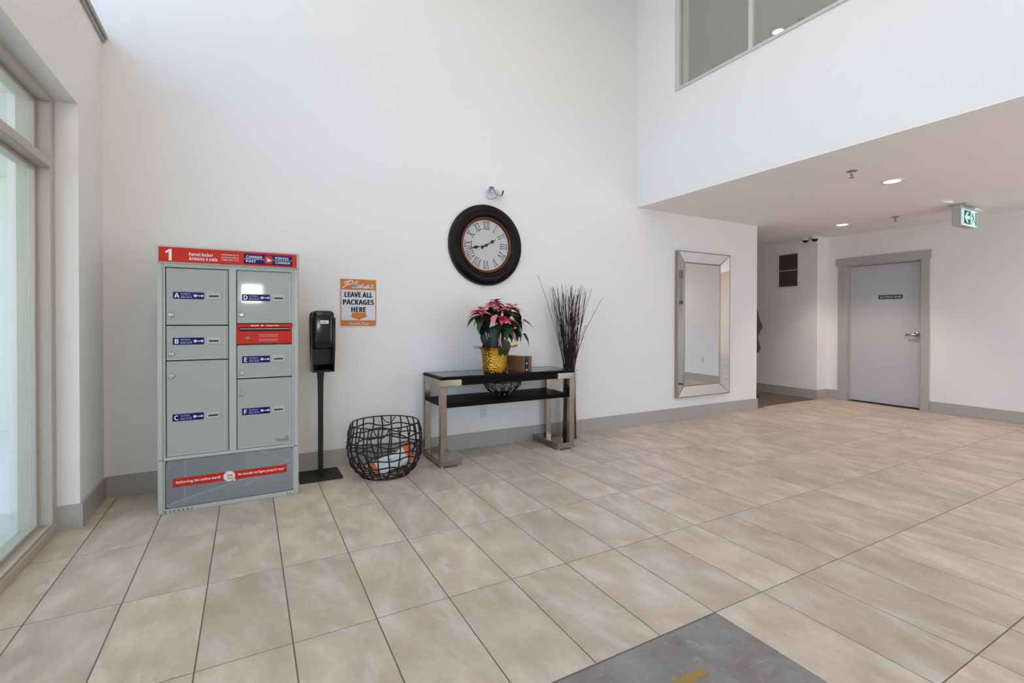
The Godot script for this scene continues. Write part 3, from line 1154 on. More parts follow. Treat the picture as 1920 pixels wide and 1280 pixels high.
	pm.albedo_texture = ImageTexture.create_from_image(img)
	var t := st(b, pm)
	var pa := Vector2(lx.call(-0.451), 0.031)
	var pb := Vector2(lx.call(0.267), 0.325)
	var q := [Vector3(pa.x, pb.y, -0.011), Vector3(pb.x, pb.y, -0.011), Vector3(pb.x, pa.y, -0.011), Vector3(pa.x, pa.y, -0.011)]
	var uvs := [Vector2(0, 0), Vector2(1, 0), Vector2(1, 1), Vector2(0, 1)]
	for k in [0, 1, 2, 0, 2, 3]:
		t.set_uv(uvs[k])
		t.add_vertex(q[k])
	for cx in [pa.x + 0.006, pb.x - 0.006]:
		for cy in [pa.y + 0.006, pb.y - 0.006]:
			slab(b, dk, circle(0.004, 10), Vector3(cx, cy, -0.010), 0.001)
	span(b, gap, pa.x, pb.x, pa.y, pb.y, -0.03, -0.0115)
	var lp := put("lower_panel", b, o)
	tag(lp, "grey printed lower panel with pale curved lines")
	b = nb()
	z = -0.0095
	span(b, red, lx.call(-0.414), lx.call(0.228), 0.157, 0.211, -0.011, z)
	z += 0.0005
	letters(b, wt, "Delivering the online world", Vector3(lx.call(-0.280), 0.183, z), 0.236, 0.021, fb)
	letters(b, wt, "Du monde en ligne jusqu'à vous", Vector3(lx.call(0.073), 0.184, z), 0.272, 0.021, fb)
	letters(b, wt, "TM", Vector3(lx.call(-0.155), 0.190, z), 0.006, 0.004, fr)
	letters(b, wt, "MC", Vector3(lx.call(0.216), 0.191, z), 0.006, 0.004, fr)
	slab(b, wt, circle(0.034, 28), Vector3(lx.call(-0.112), 0.182, z), 0.0004)
	z += 0.0004
	slab(b, red, circle(0.0315, 28), Vector3(lx.call(-0.112), 0.182, z), 0.0004)
	z += 0.0004
	slab(b, wt, circle(0.030, 28), Vector3(lx.call(-0.112), 0.182, z), 0.0004)
	z += 0.0004
	var cxx: float = lx.call(-0.112)
	for s in [[[-0.018, 0.014], [-0.011, 0.012], [-0.006, -0.010], [0.016, -0.010]], [[-0.010, 0.010], [0.018, 0.008], [0.015, -0.003], [-0.008, -0.004]], [[-0.006, -0.010], [-0.008, -0.016], [0.017, -0.016]], [[-0.006, 0.004], [0.016, 0.003]], [[-0.009, 0.007], [0.017, 0.0055]]]:
		for k in s.size() - 1:
			stroke(b, red, [Vector2(cxx + s[k][0], 0.182 + s[k][1]), Vector2(cxx + s[k + 1][0], 0.182 + s[k + 1][1])], 0.0022, z)
	slab(b, red, circle(0.003, 8), Vector3(cxx - 0.004, 0.163, z), 0.0003)
	slab(b, red, circle(0.003, 8), Vector3(cxx + 0.012, 0.163, z), 0.0003)
	var cur := PackedVector2Array([Vector2(0, 0), Vector2(0.0, -0.031), Vector2(0.007, -0.024), Vector2(0.012, -0.036), Vector2(0.017, -0.034), Vector2(0.012, -0.022), Vector2(0.021, -0.021)])
	slab(b, dk, cur, Vector3(cxx + 0.0195, 0.1755, z + 0.0003), 0.0003)
	var cur2 := PackedVector2Array()
	for p in cur:
		cur2.append((p - Vector2(0.008, -0.017)) * 0.82 + Vector2(0.008, -0.017))
	slab(b, wt, cur2, Vector3(cxx + 0.0195, 0.1755, z + 0.0007), 0.0003)
	tag(put("red_strip", b, lp), "red strip with white slogan and a cart in a disc")


func sanitizer() -> void:
	var o := thing("hand_sanitizer_stand", "black hand sanitizer dispenser on a black post stand between the locker and the wire basket", "dispenser", Vector3(0.478, 0, -3.95))
	var bm := mat(Color(0.022, 0.022, 0.024), 0.5)
	var pl := mat(Color(0.03, 0.03, 0.033), 0.16)
	var b := nb()
	X = Transform3D(Basis(Vector3.RIGHT, -PI / 2), Vector3(0, 0.007, 0))
	slab(b, bm, rrect(0.305, 0.30, 0.015, 4), Vector3.ZERO, 0.0065, 0.002)
	X = Transform3D()
	put("base_plate", b, o)
	b = nb()
	var rings := []
	for p in [[0.007, 0.018], [0.60, 0.019], [0.72, 0.021], [0.80, 0.026], [0.83, 0.026]]:
		var r := []
		for v in rrect(p[1] * 2.0, 0.022, 0.005, 2):
			r.append(Vector3(v.x + 0.010, p[0], v.y - 0.02))
		rings.append(r)
	loft(b, bm, rings, false)
	put("post", b, o)
	var shell := func(rows: Array, zc: float) -> Array:
		var out := []
		for p in rows:
			var r := []
			for v in rrect(p[1], p[2], p[3], 4):
				r.append(Vector3(v.x + 0.02, p[0], v.y + zc + p[4]))
			out.append(r)
		return out
	b = nb()
	# back shell with two cheeks and a sloping drip tray
	loft(b, pl, shell.call([[0.806, 0.162, 0.03, 0.006, -0.045], [0.90, 0.172, 0.03, 0.006, -0.045], [1.20, 0.184, 0.03, 0.008, -0.045], [1.245, 0.176, 0.03, 0.012, -0.045], [1.262, 0.15, 0.025, 0.012, -0.045]], 0.03))
	for s in [-1.0, 1.0]:
		loft(b, pl, [[Vector3(0.02 + s * 0.084, 1.22, -0.015), Vector3(0.02 + s * 0.084, 0.806, -0.015), Vector3(0.02 + s * 0.078, 0.806, 0.085), Vector3(0.02 + s * 0.086, 0.99, 0.07), Vector3(0.02 + s * 0.090, 1.22, 0.055)], [Vector3(0.02 + s * 0.074, 1.22, -0.015), Vector3(0.02 + s * 0.074, 0.806, -0.015), Vector3(0.02 + s * 0.068, 0.806, 0.085), Vector3(0.02 + s * 0.076, 0.99, 0.07), Vector3(0.02 + s * 0.080, 1.22, 0.055)]], false)
	loft(b, pl, [[Vector3(-0.052, 0.806, -0.015), Vector3(-0.052, 0.806, 0.088), Vector3(-0.052, 0.822, 0.088), Vector3(-0.052, 0.865, -0.015)], [Vector3(0.092, 0.806, -0.015), Vector3(0.092, 0.806, 0.088), Vector3(0.092, 0.822, 0.088), Vector3(0.092, 0.865, -0.015)]], false)
	put("drip_housing", b, o)
	b = nb()
	loft(b, pl, shell.call([[0.980, 0.130, 0.080, 0.02, 0.004], [0.985, 0.150, 0.100, 0.03, 0.004], [1.0, 0.158, 0.112, 0.035, 0.006], [1.05, 0.162, 0.118, 0.035, 0.007], [1.21, 0.160, 0.116, 0.035, 0.006], [1.245, 0.156, 0.110, 0.035, 0.004], [1.262, 0.144, 0.096, 0.03, 0.001], [1.270, 0.120, 0.074, 0.03, -0.004], [1.273, 0.08, 0.04, 0.018, -0.008]], 0.03))
	var cov := put("cover", b, o)
	b = nb()
	slab(b, white, rrect(0.060, 0.026, 0.005, 3), Vector3(0.024, 1.185, 0.0985), 0.002)
	letters(b, mat(Color(0.10, 0.16, 0.34), 0.5), "PURELL", Vector3(0.026, 1.185, 0.0992), 0.036, 0.009, fb)
	tag(put("white_label", b, cov), "small white label")


func notice() -> void:
	var o := thing("package_sign", "orange and white sign on the back wall asking to leave all packages here", "sign", Vector3(0.8075, 1.345, WZ))
	var wm := mat(Color(0.86, 0.855, 0.87), 0.45)
	var om := mat(Color(0.80, 0.47, 0.11), 0.45)
	var km := mat(Color(0.035, 0.04, 0.06), 0.5)
	var b := nb()
	slab(b, wm, rrect(0.302, 0.404, 0.012, 4), Vector3(0, 0, 0.005), 0.005, 0.001)
	var z := 0.0054
	slab(b, om, rrect(0.290, 0.390, 0.009, 4), Vector3(0, 0.001, z), 0.0004)
	z += 0.0005
	slab(b, wm, rrect(0.276, 0.252, 0.001, 1), Vector3(0, -0.019, z), 0.0004)
	z += 0.0005
	letters(b, km, "LEAVE ALL", Vector3(0, 0.067, z), 0.225, 0.041, fb)
	letters(b, km, "PACKAGES", Vector3(0, 0.005, z), 0.248, 0.042, fb)
	letters(b, km, "HERE", Vector3(0, -0.057, z), 0.116, 0.040, fb)
	for t in [["LEAVE ALL", 0.067, 0.225], ["PACKAGES", 0.005, 0.248], ["HERE", -0.057, 0.116]]:
		for k in 3:
			letters(b, km, t[0], Vector3([-0.0018, 0.0018, 0.0][k], t[1] + [0.0, 0.0, 0.0012][k], z + 0.0002 * (k + 1)), t[2], 0.042, fb)
	var arr := PackedVector2Array([Vector2(-0.057, 0.030), Vector2(0.057, 0.030), Vector2(0.057, 0.004), Vector2(0.076, 0.0), Vector2(0.0, -0.032), Vector2(-0.076, 0.0), Vector2(-0.057, 0.004)])
	slab(b, om, arr, Vector3(0.003, -0.112, z), 0.0004)
	# brush script, drawn with a pen
	var pen := func(list: Array, at: Vector2, w: float) -> void:
		var zz := z
		for s in list:
			var p := []
			for v in s:
				p.append(at + Vector2((v[0] + v[1] * 0.35) * 0.0252, v[1] * 0.0152))
			zz += 0.00015
			stroke(b, wm, p, w, zz)
	var please := [
		[[0.9, 3.4], [0.6, 1.6], [0.1, 0.0]], [[-0.3, 2.5], [0.2, 3.5], [1.4, 3.9], [2.2, 3.3], [1.9, 2.2], [1.0, 1.7], [0.6, 1.7]],
		[[2.7, 0.9], [3.3, 2.2], [3.5, 3.4], [3.2, 3.5], [2.9, 2.0], [2.9, 0.5], [3.3, 0.1], [3.9, 0.8]],
		[[3.8, 0.9], [4.6, 1.3], [4.7, 1.8], [4.3, 1.8], [4.0, 0.9], [4.4, 0.1], [5.1, 0.6]],
		[[6.3, 1.6], [5.8, 1.8], [5.3, 1.0], [5.4, 0.2], [5.9, 0.5], [6.4, 1.7], [6.3, 0.5], [6.6, 0.1], [7.1, 0.7]],
		[[7.0, 0.6], [7.6, 1.9], [7.9, 1.0], [7.7, 0.1], [7.1, 0.2]], [[7.7, 0.2], [8.4, 0.7]],
		[[8.3, 0.9], [9.1, 1.3], [9.2, 1.8], [8.8, 1.8], [8.5, 0.9], [8.9, 0.1], [9.7, 0.6]],
	]
	pen.call(please, Vector2(-0.128, 0.123), 0.0085)
	letters(b, wm, "Thank You!", Vector3(0.004, -0.173, z), 0.165, 0.024, fs, 0.35)
	put("sign_panel", b, o)


func clock() -> void:
	var o := thing("wall_clock", "large round dark wooden wall clock with copper ring and roman numerals", "clock", Vector3(1.985, 1.915, WZ))
	var wd := mat(Color(0.062, 0.044, 0.038), 0.36, 0.0, 0.3)
	var img := Image.create(256, 64, false, Image.FORMAT_RGB8)
	var cop := mat(Color(0.42, 0.215, 0.12), 0.35, 0.6)
	var dial := mat(Color(0.76, 0.755, 0.74), 0.55)
	var ink := mat(Color(0.09, 0.09, 0.09), 0.6)
	X = Transform3D(Basis(Vector3.RIGHT, PI / 2), Vector3.ZERO)
	var b := nb()
	lathe(b, wd, [Vector2(0.378, 0.0), Vector2(0.384, 0.008), Vector2(0.385, 0.018), Vector2(0.379, 0.027)], 72)
	lathe(b, wd, [Vector2(0.379, 0.027), Vector2(0.374, 0.029), Vector2(0.371, 0.027)], 72)
	lathe(b, wd, [Vector2(0.371, 0.027), Vector2(0.355, 0.040), Vector2(0.33, 0.050), Vector2(0.305, 0.052), Vector2(0.285, 0.046), Vector2(0.272, 0.036), Vector2(0.266, 0.030)], 72)
	lathe(b, mat(Color(0.30, 0.19, 0.10), 0.4, 0.3), [Vector2(0.3805, 0.0255), Vector2(0.377, 0.030), Vector2(0.3745, 0.0285)], 72)
	put("wooden_rim", b, o)
	b = nb()
	lathe(b, cop, [Vector2(0.268, 0.028), Vector2(0.265, 0.036), Vector2(0.258, 0.041), Vector2(0.250, 0.040), Vector2(0.244, 0.034), Vector2(0.240, 0.022), Vector2(0.238, 0.014)], 72)
	put("copper_ring", b, o)
	b = nb()
	lathe(b, dial, [Vector2(0.240, 0.016), Vector2(0.0, 0.016)], 72)
	X = Transform3D()
	var names := ["XII", "I", "II", "III", "IV", "V", "VI", "VII", "VIII", "IX", "X", "XI"]
	for k in 12:
		var a := -TAU * k / 12.0
		X = Transform3D(Basis(Vector3(0, 0, 1), a), Vector3(0, 0, 0.0163)) * Transform3D(Basis(), Vector3(0, 0.186, 0))
		var w: float = [0.072, 0.014, 0.036, 0.056, 0.062, 0.042, 0.060, 0.076, 0.092, 0.062, 0.042, 0.060][k]
		letters(b, ink, names[k], Vector3(0, 0, 0.0004), w, 0.074, fs)
	X = Transform3D()
	put("dial", b, o)
	# hands
	var hand := func(called: String, ang: float, length: float, w: float, z: float, tail: float, orn: float) -> void:
		var hb := nb()
		X = Transform3D(Basis(Vector3(0, 0, 1), -ang), Vector3(0, 0, z))
		var l := length
		slab(hb, ink, PackedVector2Array([Vector2(-w * 0.35, -tail), Vector2(w * 0.35, -tail), Vector2(w * 0.3, l * 0.5), Vector2(-w * 0.3, l * 0.5)]), Vector3.ZERO, 0.0015)
		slab(hb, ink, PackedVector2Array([Vector2(-w * 0.3, l * (orn - 0.14)), Vector2(w * 0.3, l * (orn - 0.14)), Vector2(w * 1.5, l * orn), Vector2(w * 0.9, l * (orn + 0.08)), Vector2(w * 0.35, l * (orn + 0.14)), Vector2(w * 0.15, l), Vector2(-w * 0.15, l), Vector2(-w * 0.35, l * (orn + 0.14)), Vector2(-w * 0.9, l * (orn + 0.08)), Vector2(-w * 1.5, l * orn)]), Vector3.ZERO, 0.0015)
		slab(hb, ink, circle(w * 0.95, 12), Vector3(0, -tail, 0), 0.0015)
		slab(hb, ink, circle(w * 1.1, 14), Vector3(0, 0, 0.0008), 0.002)
		X = Transform3D()
		put(called, hb, o)
	hand.call("minute_hand", deg_to_rad(257.0), 0.228, 0.010, 0.024, 0.0, 0.50)
	hand.call("hour_hand", deg_to_rad(59.0), 0.118, 0.014, 0.021, 0.05, 0.62)


func emergency_light() -> void:
	var o := thing("emergency_light", "small white twin head emergency light on the wall above the clock", "emergency light", Vector3(2.045, 2.40, WZ))
	var wm := mat(Color(0.85, 0.86, 0.89), 0.35)
	var gl := mat(Color(0.62, 0.62, 0.63), 0.15, 0.7)
	var dk := mat(Color(0.10, 0.10, 0.11), 0.4)
	var b := nb()
	var half := PackedVector2Array()
	for i in 17:
		var a := PI + PI * i / 16.0
		half.append(Vector2(0.055 * cos(a) - 0.012, 0.05 * sin(a) + 0.01))
	half.append(Vector2(0.043, 0.05))
	half.append(Vector2(-0.067, 0.05))
	slab(b, wm, half, Vector3(0, 0, 0.035), 0.035, 0.006)
	slab(b, dk, circle(0.003, 8), Vector3(-0.008, -0.022, 0.0356), 0.001)
	put("wall_box", b, o)
	for s in 2:
		var at: Vector3 = [Vector3(-0.03, 0.035, 0.05), Vector3(0.055, 0.025, 0.05)][s]
		var dir: Vector3 = [Vector3(-0.25, -0.12, 1.0), Vector3(0.85, -0.35, 0.75)][s]
		dir = dir.normalized()
		var side := Vector3.UP.cross(dir).normalized()
		var ba := Basis(side, dir, side.cross(dir))
		X = Transform3D(ba, at)
		b = nb()
		lathe(b, wm, [Vector2(0.0, -0.03), Vector2(0.018, -0.03), Vector2(0.028, -0.015), Vector2(0.033, 0.02), Vector2(0.034, 0.038), Vector2(0.029, 0.040)], 24)
		var h := put("lamp_head", b, o)
		b = nb()
		lathe(b, dk, [Vector2(0.029, 0.040), Vector2(0.026, 0.034)], 24)
		lathe(b, gl, [Vector2(0.026, 0.034), Vector2(0.014, 0.026), Vector2(0.0, 0.024)], 24)
		put("lamp_lens", b, h)
		X = Transform3D()
		b = nb()
		tube(b, wm, [Vector3(at.x * 0.7, at.y * 0.8, 0.02), at - dir * 0.02], 0.011, 8)
		put("swivel", b, o)


func mirror() -> void:
	var o := thing("wall_mirror", "tall rectangular silver wall mirror hanging to the right of the twigs", "mirror", Vector3(5.0, 1.157, WZ))
	var sv := mat(Color(0.64, 0.61, 0.55), 0.35, 0.85)
	var mm := mat(Color(0.90, 0.91, 0.91), 0.015, 1.0)
	var ow := 0.475
	var oh := 0.892
	var iw := 0.318
	var ih := 0.748
	var zo := 0.050
	var zi := 0.012
	var b := nb()
	for s in [-1.0, 1.0]:
		span(b, sv, s * (ow - 0.012), s * ow, -oh, oh, 0.0, zo + 0.003, 0.002)
		span(b, sv, -ow + 0.012, ow - 0.012, s * (oh - 0.012), s * oh, 0.0, zo + 0.003, 0.002)
		span(b, sv, s * iw, s * (iw + 0.014), -ih, ih, 0.0, zi + 0.008, 0.002)
		span(b, sv, -iw - 0.014, iw + 0.014, s * ih, s * (ih + 0.014), 0.0, zi + 0.008, 0.002)
	var cs := [Vector2(-1, -1), Vector2(1, -1), Vector2(1, 1), Vector2(-1, 1)]
	for c in cs:
		tube(b, sv, [Vector3(c.x * (iw + 0.010), c.y * (ih + 0.010), zi + 0.002), Vector3(c.x * (ow - 0.008), c.y * (oh - 0.008), zo - 0.001)], 0.0035, 6)
	put("frame", b, o)
	for k in 4:
		var c: Vector2 = cs[k]
		var d: Vector2 = cs[(k + 1) % 4]
		b = nb()
		var t := st(b, mm)
		var i0 := Vector3(c.x * (iw + 0.012), c.y * (ih + 0.012), zi)
		var i1 := Vector3(d.x * (iw + 0.012), d.y * (ih + 0.012), zi)
		var o1 := Vector3(d.x * (ow - 0.012), d.y * (oh - 0.012), zo)
		var o0 := Vector3(c.x * (ow - 0.012), c.y * (oh - 0.012), zo)
		face(t, [i0, i1, o1, o0], Vector3(0, 0, 1))
		face(t, [i0 - Vector3(0, 0, 0.004), i1 - Vector3(0, 0, 0.004), o1 - Vector3(0, 0, 0.004), o0 - Vector3(0, 0, 0.004)], Vector3(0, 0, -1))
		put("frame_mirror", b, o)
	b = nb()
	span(b, mm, -iw, iw, -ih, ih, 0.004, zi)
	put("mirror_glass", b, o)


func console_table() -> void:
	var o := thing("console_table", "dark wood and chrome console table under the clock", "console table", Vector3(2.0175, 0, -3.88))
	var ch := mat(Color(0.63, 0.585, 0.53), 0.14, 1.0)
	var wood := mat(Color(0.075, 0.048, 0.040), 0.45, 0.0, 0.2)
	var gr := NoiseTexture2D.new()
	gr.noise = noise(5, 0.02, 4)
	gr.width = 256
	gr.height = 256
	gr.seamless = true
	var ramp := Gradient.new()
	ramp.set_color(0, Color(0.75, 0.7, 0.68))
	ramp.set_color(1, Color(1, 1, 1))
	gr.color_ramp = ramp
	wood.albedo_texture = gr
	wood.uv1_triplanar = true
	wood.uv1_scale = Vector3(0.6, 8.0, 8.0)
	var smoke := mat(Color(0.14, 0.14, 0.14), 0.05, 0.0, 0.6)
	var w := 0.6635
	var zf := 0.22
	for s in [-1.0, 1.0]:
		var b := nb()
		span(b, ch, s * w, s * (w - 0.187), 0.012, 0.064, -zf, zf, 0.003)
		put("foot_plate", b, o)
		b = nb()
		span(b, ch, s * w, s * (w - 0.187), 0.66, 0.716, -zf, -zf + 0.045, 0.003)
		span(b, ch, s * w, s * (w - 0.187), 0.66, 0.716, zf - 0.045, zf, 0.003)
		span(b, ch, s * w, s * (w - 0.055), 0.66, 0.716, -zf + 0.045, zf - 0.045, 0.003)
		put("top_bracket", b, o)
		for e in [-1.0, 1.0]:
			b = nb()
			span(b, ch, s * w, s * (w - 0.055), 0.064, 0.66, e * zf, e * (zf - 0.045), 0.003)
			put("leg", b, o)
			for x in [0.02, 0.165]:
				b = nb()
				lathe(b, mat(Color(0.8, 0.8, 0.78), 0.5), [Vector2(0.009, 0.0), Vector2(0.010, 0.0125)], 10, Vector3(s * (w - x), 0, e * (zf - 0.02)))
				put("glide", b, o)
	var b := nb()
	span(b, wood, -w + 0.187, w - 0.187, 0.664, 0.716, -zf + 0.006, zf - 0.002, 0.002)
	put("apron", b, o)
	b = nb()
	span(b, wood, -w, w, 0.717, 0.737, -zf, -zf + 0.05, 0.002)
	span(b, wood, -w, w, 0.717, 0.737, zf - 0.022, zf, 0.002)
	span(b, wood, -w, -w + 0.028, 0.717, 0.737, -zf + 0.05, zf - 0.022, 0.002)
	span(b, wood, w - 0.028, w, 0.717, 0.737, -zf + 0.05, zf - 0.022, 0.002)
	span(b, wood, -w + 0.028, w - 0.028, 0.717, 0.731, -zf + 0.05, zf - 0.022)
	put("table_top", b, o)
	b = nb()
	span(b, smoke, -w + 0.029, w - 0.029, 0.731, 0.739, -zf + 0.051, zf - 0.023, 0.0015)
	put("glass_inset", b, o)
	b = nb()
	span(b, wood, -w + 0.03, w - 0.055, 0.486, 0.522, -zf + 0.01, zf - 0.004, 0.003)
	put("shelf", b, o)


func basket() -> void:
	var at := Vector3(0.94, 0, -3.78)
	var o := thing("wire_basket", "round black wire basket on the floor left of the console table", "basket", at)
	var bm := mat(Color(0.025, 0.025, 0.027), 0.45)
	var h := 0.40
	var rad := func(y: float) -> float:
		var t := y / h
		return 0.178 + 0.092 * sin(pow(clampf(t, 0.0, 1.0), 0.72) * PI * 0.78) / 0.98 + 0.02 * t
	var r2 := RandomNumberGenerator.new()
	r2.seed = 4
	var n := 22
	var lean := []
	for i in n:
		lean.append(r2.randf_range(-0.05, 0.05))
	for i in n:
		var b := nb()
		var pts := []
		for k in 11:
			var y := h * k / 10.0
			var a: float = TAU * i / n + lean[i] * sin(k * 0.9 + i)
			pts.append(Vector3(cos(a) * rad.call(y), y + 0.004, sin(a) * rad.call(y)))
		tube(b, bm, pts, 0.0055, 6)
		put("upright_wire", b, o)
	for k in 6:
		var b := nb()
		var y0 := 0.045 + k * 0.058
		var pts := []
		for i in 66:
			var a := TAU * i / 66.0
			var y := y0 + 0.012 * sin(a * 3.0 + k * 1.7) + 0.010 * sin(a * 7.0 + k * 2.9)
			pts.append(Vector3(cos(a) * (rad.call(y) + 0.005), y, sin(a) * (rad.call(y) + 0.005)))
		tube(b, bm, pts, 0.0055, 6, true)
		put("hoop_wire", b, o)
	for k in 2:
		var b := nb()
		var y := h if k == 0 else 0.005
		var pts := []
		for i in 48:
			var a := TAU * i / 48.0
			pts.append(Vector3(cos(a) * rad.call(y), y, sin(a) * rad.call(y)))
		tube(b, bm, pts, 0.005, 6, true)
		if k == 1:
			for i in 6:
				var d: float = -0.15 + i * 0.06
				var l := sqrt(0.178 * 0.178 - d * d)
				tube(b, bm, [Vector3(-l, 0.006, d), Vector3(l, 0.006, d)], 0.004, 6)
				tube(b, bm, [Vector3(d, 0.010, -l), Vector3(d, 0.010, l)], 0.004, 6)
		put(["rim", "bottom_grid"][k], b, o)
	for s in [0.35, PI + 0.35]:
		var b := nb()
		var pts := []
		for i in 13:
			var u := i / 12.0
			var a: float = s + PI * 0.5 + (u - 0.5) * 0.42
			var y := h - 0.062 * pow(sin(u * PI), 0.7)
			pts.append(Vector3(cos(a) * (rad.call(y) + 0.006), y, sin(a) * (rad.call(y) + 0.006)))
		tube(b, bm, pts, 0.004, 6)
		put("handle", b, o)
	# a mailer left in the basket
	var m := thing("parcel_mailer", "white and orange padded mailer leaning inside the wire basket", "parcel", at + Vector3(0.06, 0.082, 0.0))
	var wm := mat(Color(0.84, 0.85, 0.88), 0.5)
	var om := mat(Color(0.90, 0.40, 0.06), 0.5)
	var km := mat(Color(0.10, 0.10, 0.12), 0.6)
	var ba := Basis(Vector3(0, 0, 1), 0.42) * Basis(Vector3.RIGHT, -0.35)
	var bag := func(b: Dictionary, mt: Material, u0: float, u1: float) -> void:
		var rings := []
		for i in 9:
			var u := lerpf(u0, u1, i / 8.0)
			var e := 1.0 - pow(absf(u * 2.0 - 1.0), 4.0)
			var r := []
			for v in rrect(0.12 + 0.006 * sin(u * 9.0), 0.012 + 0.034 * e, 0.005 + 0.012 * e, 3):
				r.append(Vector3((u - 0.5) * 0.31, v.x + 0.01 * sin(u * 7.0), v.y + 0.006 * sin(u * 11.0 + v.x * 30.0)))
			rings.append(r)
		loft(b, mt, rings)
	X = Transform3D(ba, Vector3.ZERO)
	var b := nb()
	bag.call(b, wm, 0.09, 0.86)
	for k in 3:
		letters(b, km, ["LX", "12", "LX"][k], Vector3(-0.07 + k * 0.06, [-0.02, 0.02, -0.025][k], 0.0245), 0.02, 0.014, fb)
	put("mailer_bag", b, m)
	b = nb()
	bag.call(b, om, 0.0, 0.09)
	tag(put("orange_end", b, m), "orange end")
	b = nb()
	bag.call(b, om, 0.86, 1.0)
	tag(put("orange_end", b, m), "orange end")
	b = nb()
	rng.seed = 12
	for k in 5:
		var c := Vector3(0.13 + k * 0.008, 0.02 + 0.018 * (k % 3), 0.01 * (k % 2) - 0.01)
		tube(b, om, [c, c + Vector3(0.012, 0.025, 0.01), c + Vector3(0.03, 0.03, -0.01)], [0.010, 0.016, 0.006], 6, false, 0.4)
	tag(put("orange_flap", b, m), "crumpled orange flap")
	X = Transform3D()


func leaf_mesh(length: float, width: float, droop: float, fold: float, m: Material, lobed := 0.0) -> ArrayMesh:
	var b := nb()
	sg += 1
	var t := st(b, m, true)
	var n := 8
	var rows := []
	for i in n + 1:
		var u := float(i) / n
		var w := width * 0.5 * pow(sin(PI * pow(u, 0.62)), 1.15) * (1.0 + lobed * sin(u * PI * 3.0)) if i > 0 and i < n else 0.0006
		var a := droop * u
		var c := Vector3(0, -sin(a) * length * u * 0.6, length * u * cos(a * 0.6))
		var r := []
		for k in 5:
			var s := (k - 2) / 2.0
			r.append(c + Vector3(s * w, absf(s) * w * fold + 0.05 * w * sin(u * 15.0) * s * s, 0))
		rows.append(r)
	for i in n:
		for k in 4:
			face(t, [rows[i][k], rows[i][k + 1], rows[i + 1][k + 1], rows[i + 1][k]], Vector3.UP)
	return commit(b)


func leaf(parent: Node, called: String, mesh: Mesh, at: Vector3, dir: Vector3, roll: float, k := 1.0) -> void:
	var o := MeshInstance3D.new()
	o.name = called
	o.mesh = mesh
	var z := dir.normalized()
	var x := Vector3.UP.cross(z)
	if x.length() < 0.05:
		x = Vector3.RIGHT
	x = x.normalized()
	var y := z.cross(x)
	o.transform = Transform3D(Basis(x, y, z) * Basis(Vector3(0, 0, 1), roll) * Basis.from_scale(Vector3.ONE * k), at)
	parent.add_child(o, true)


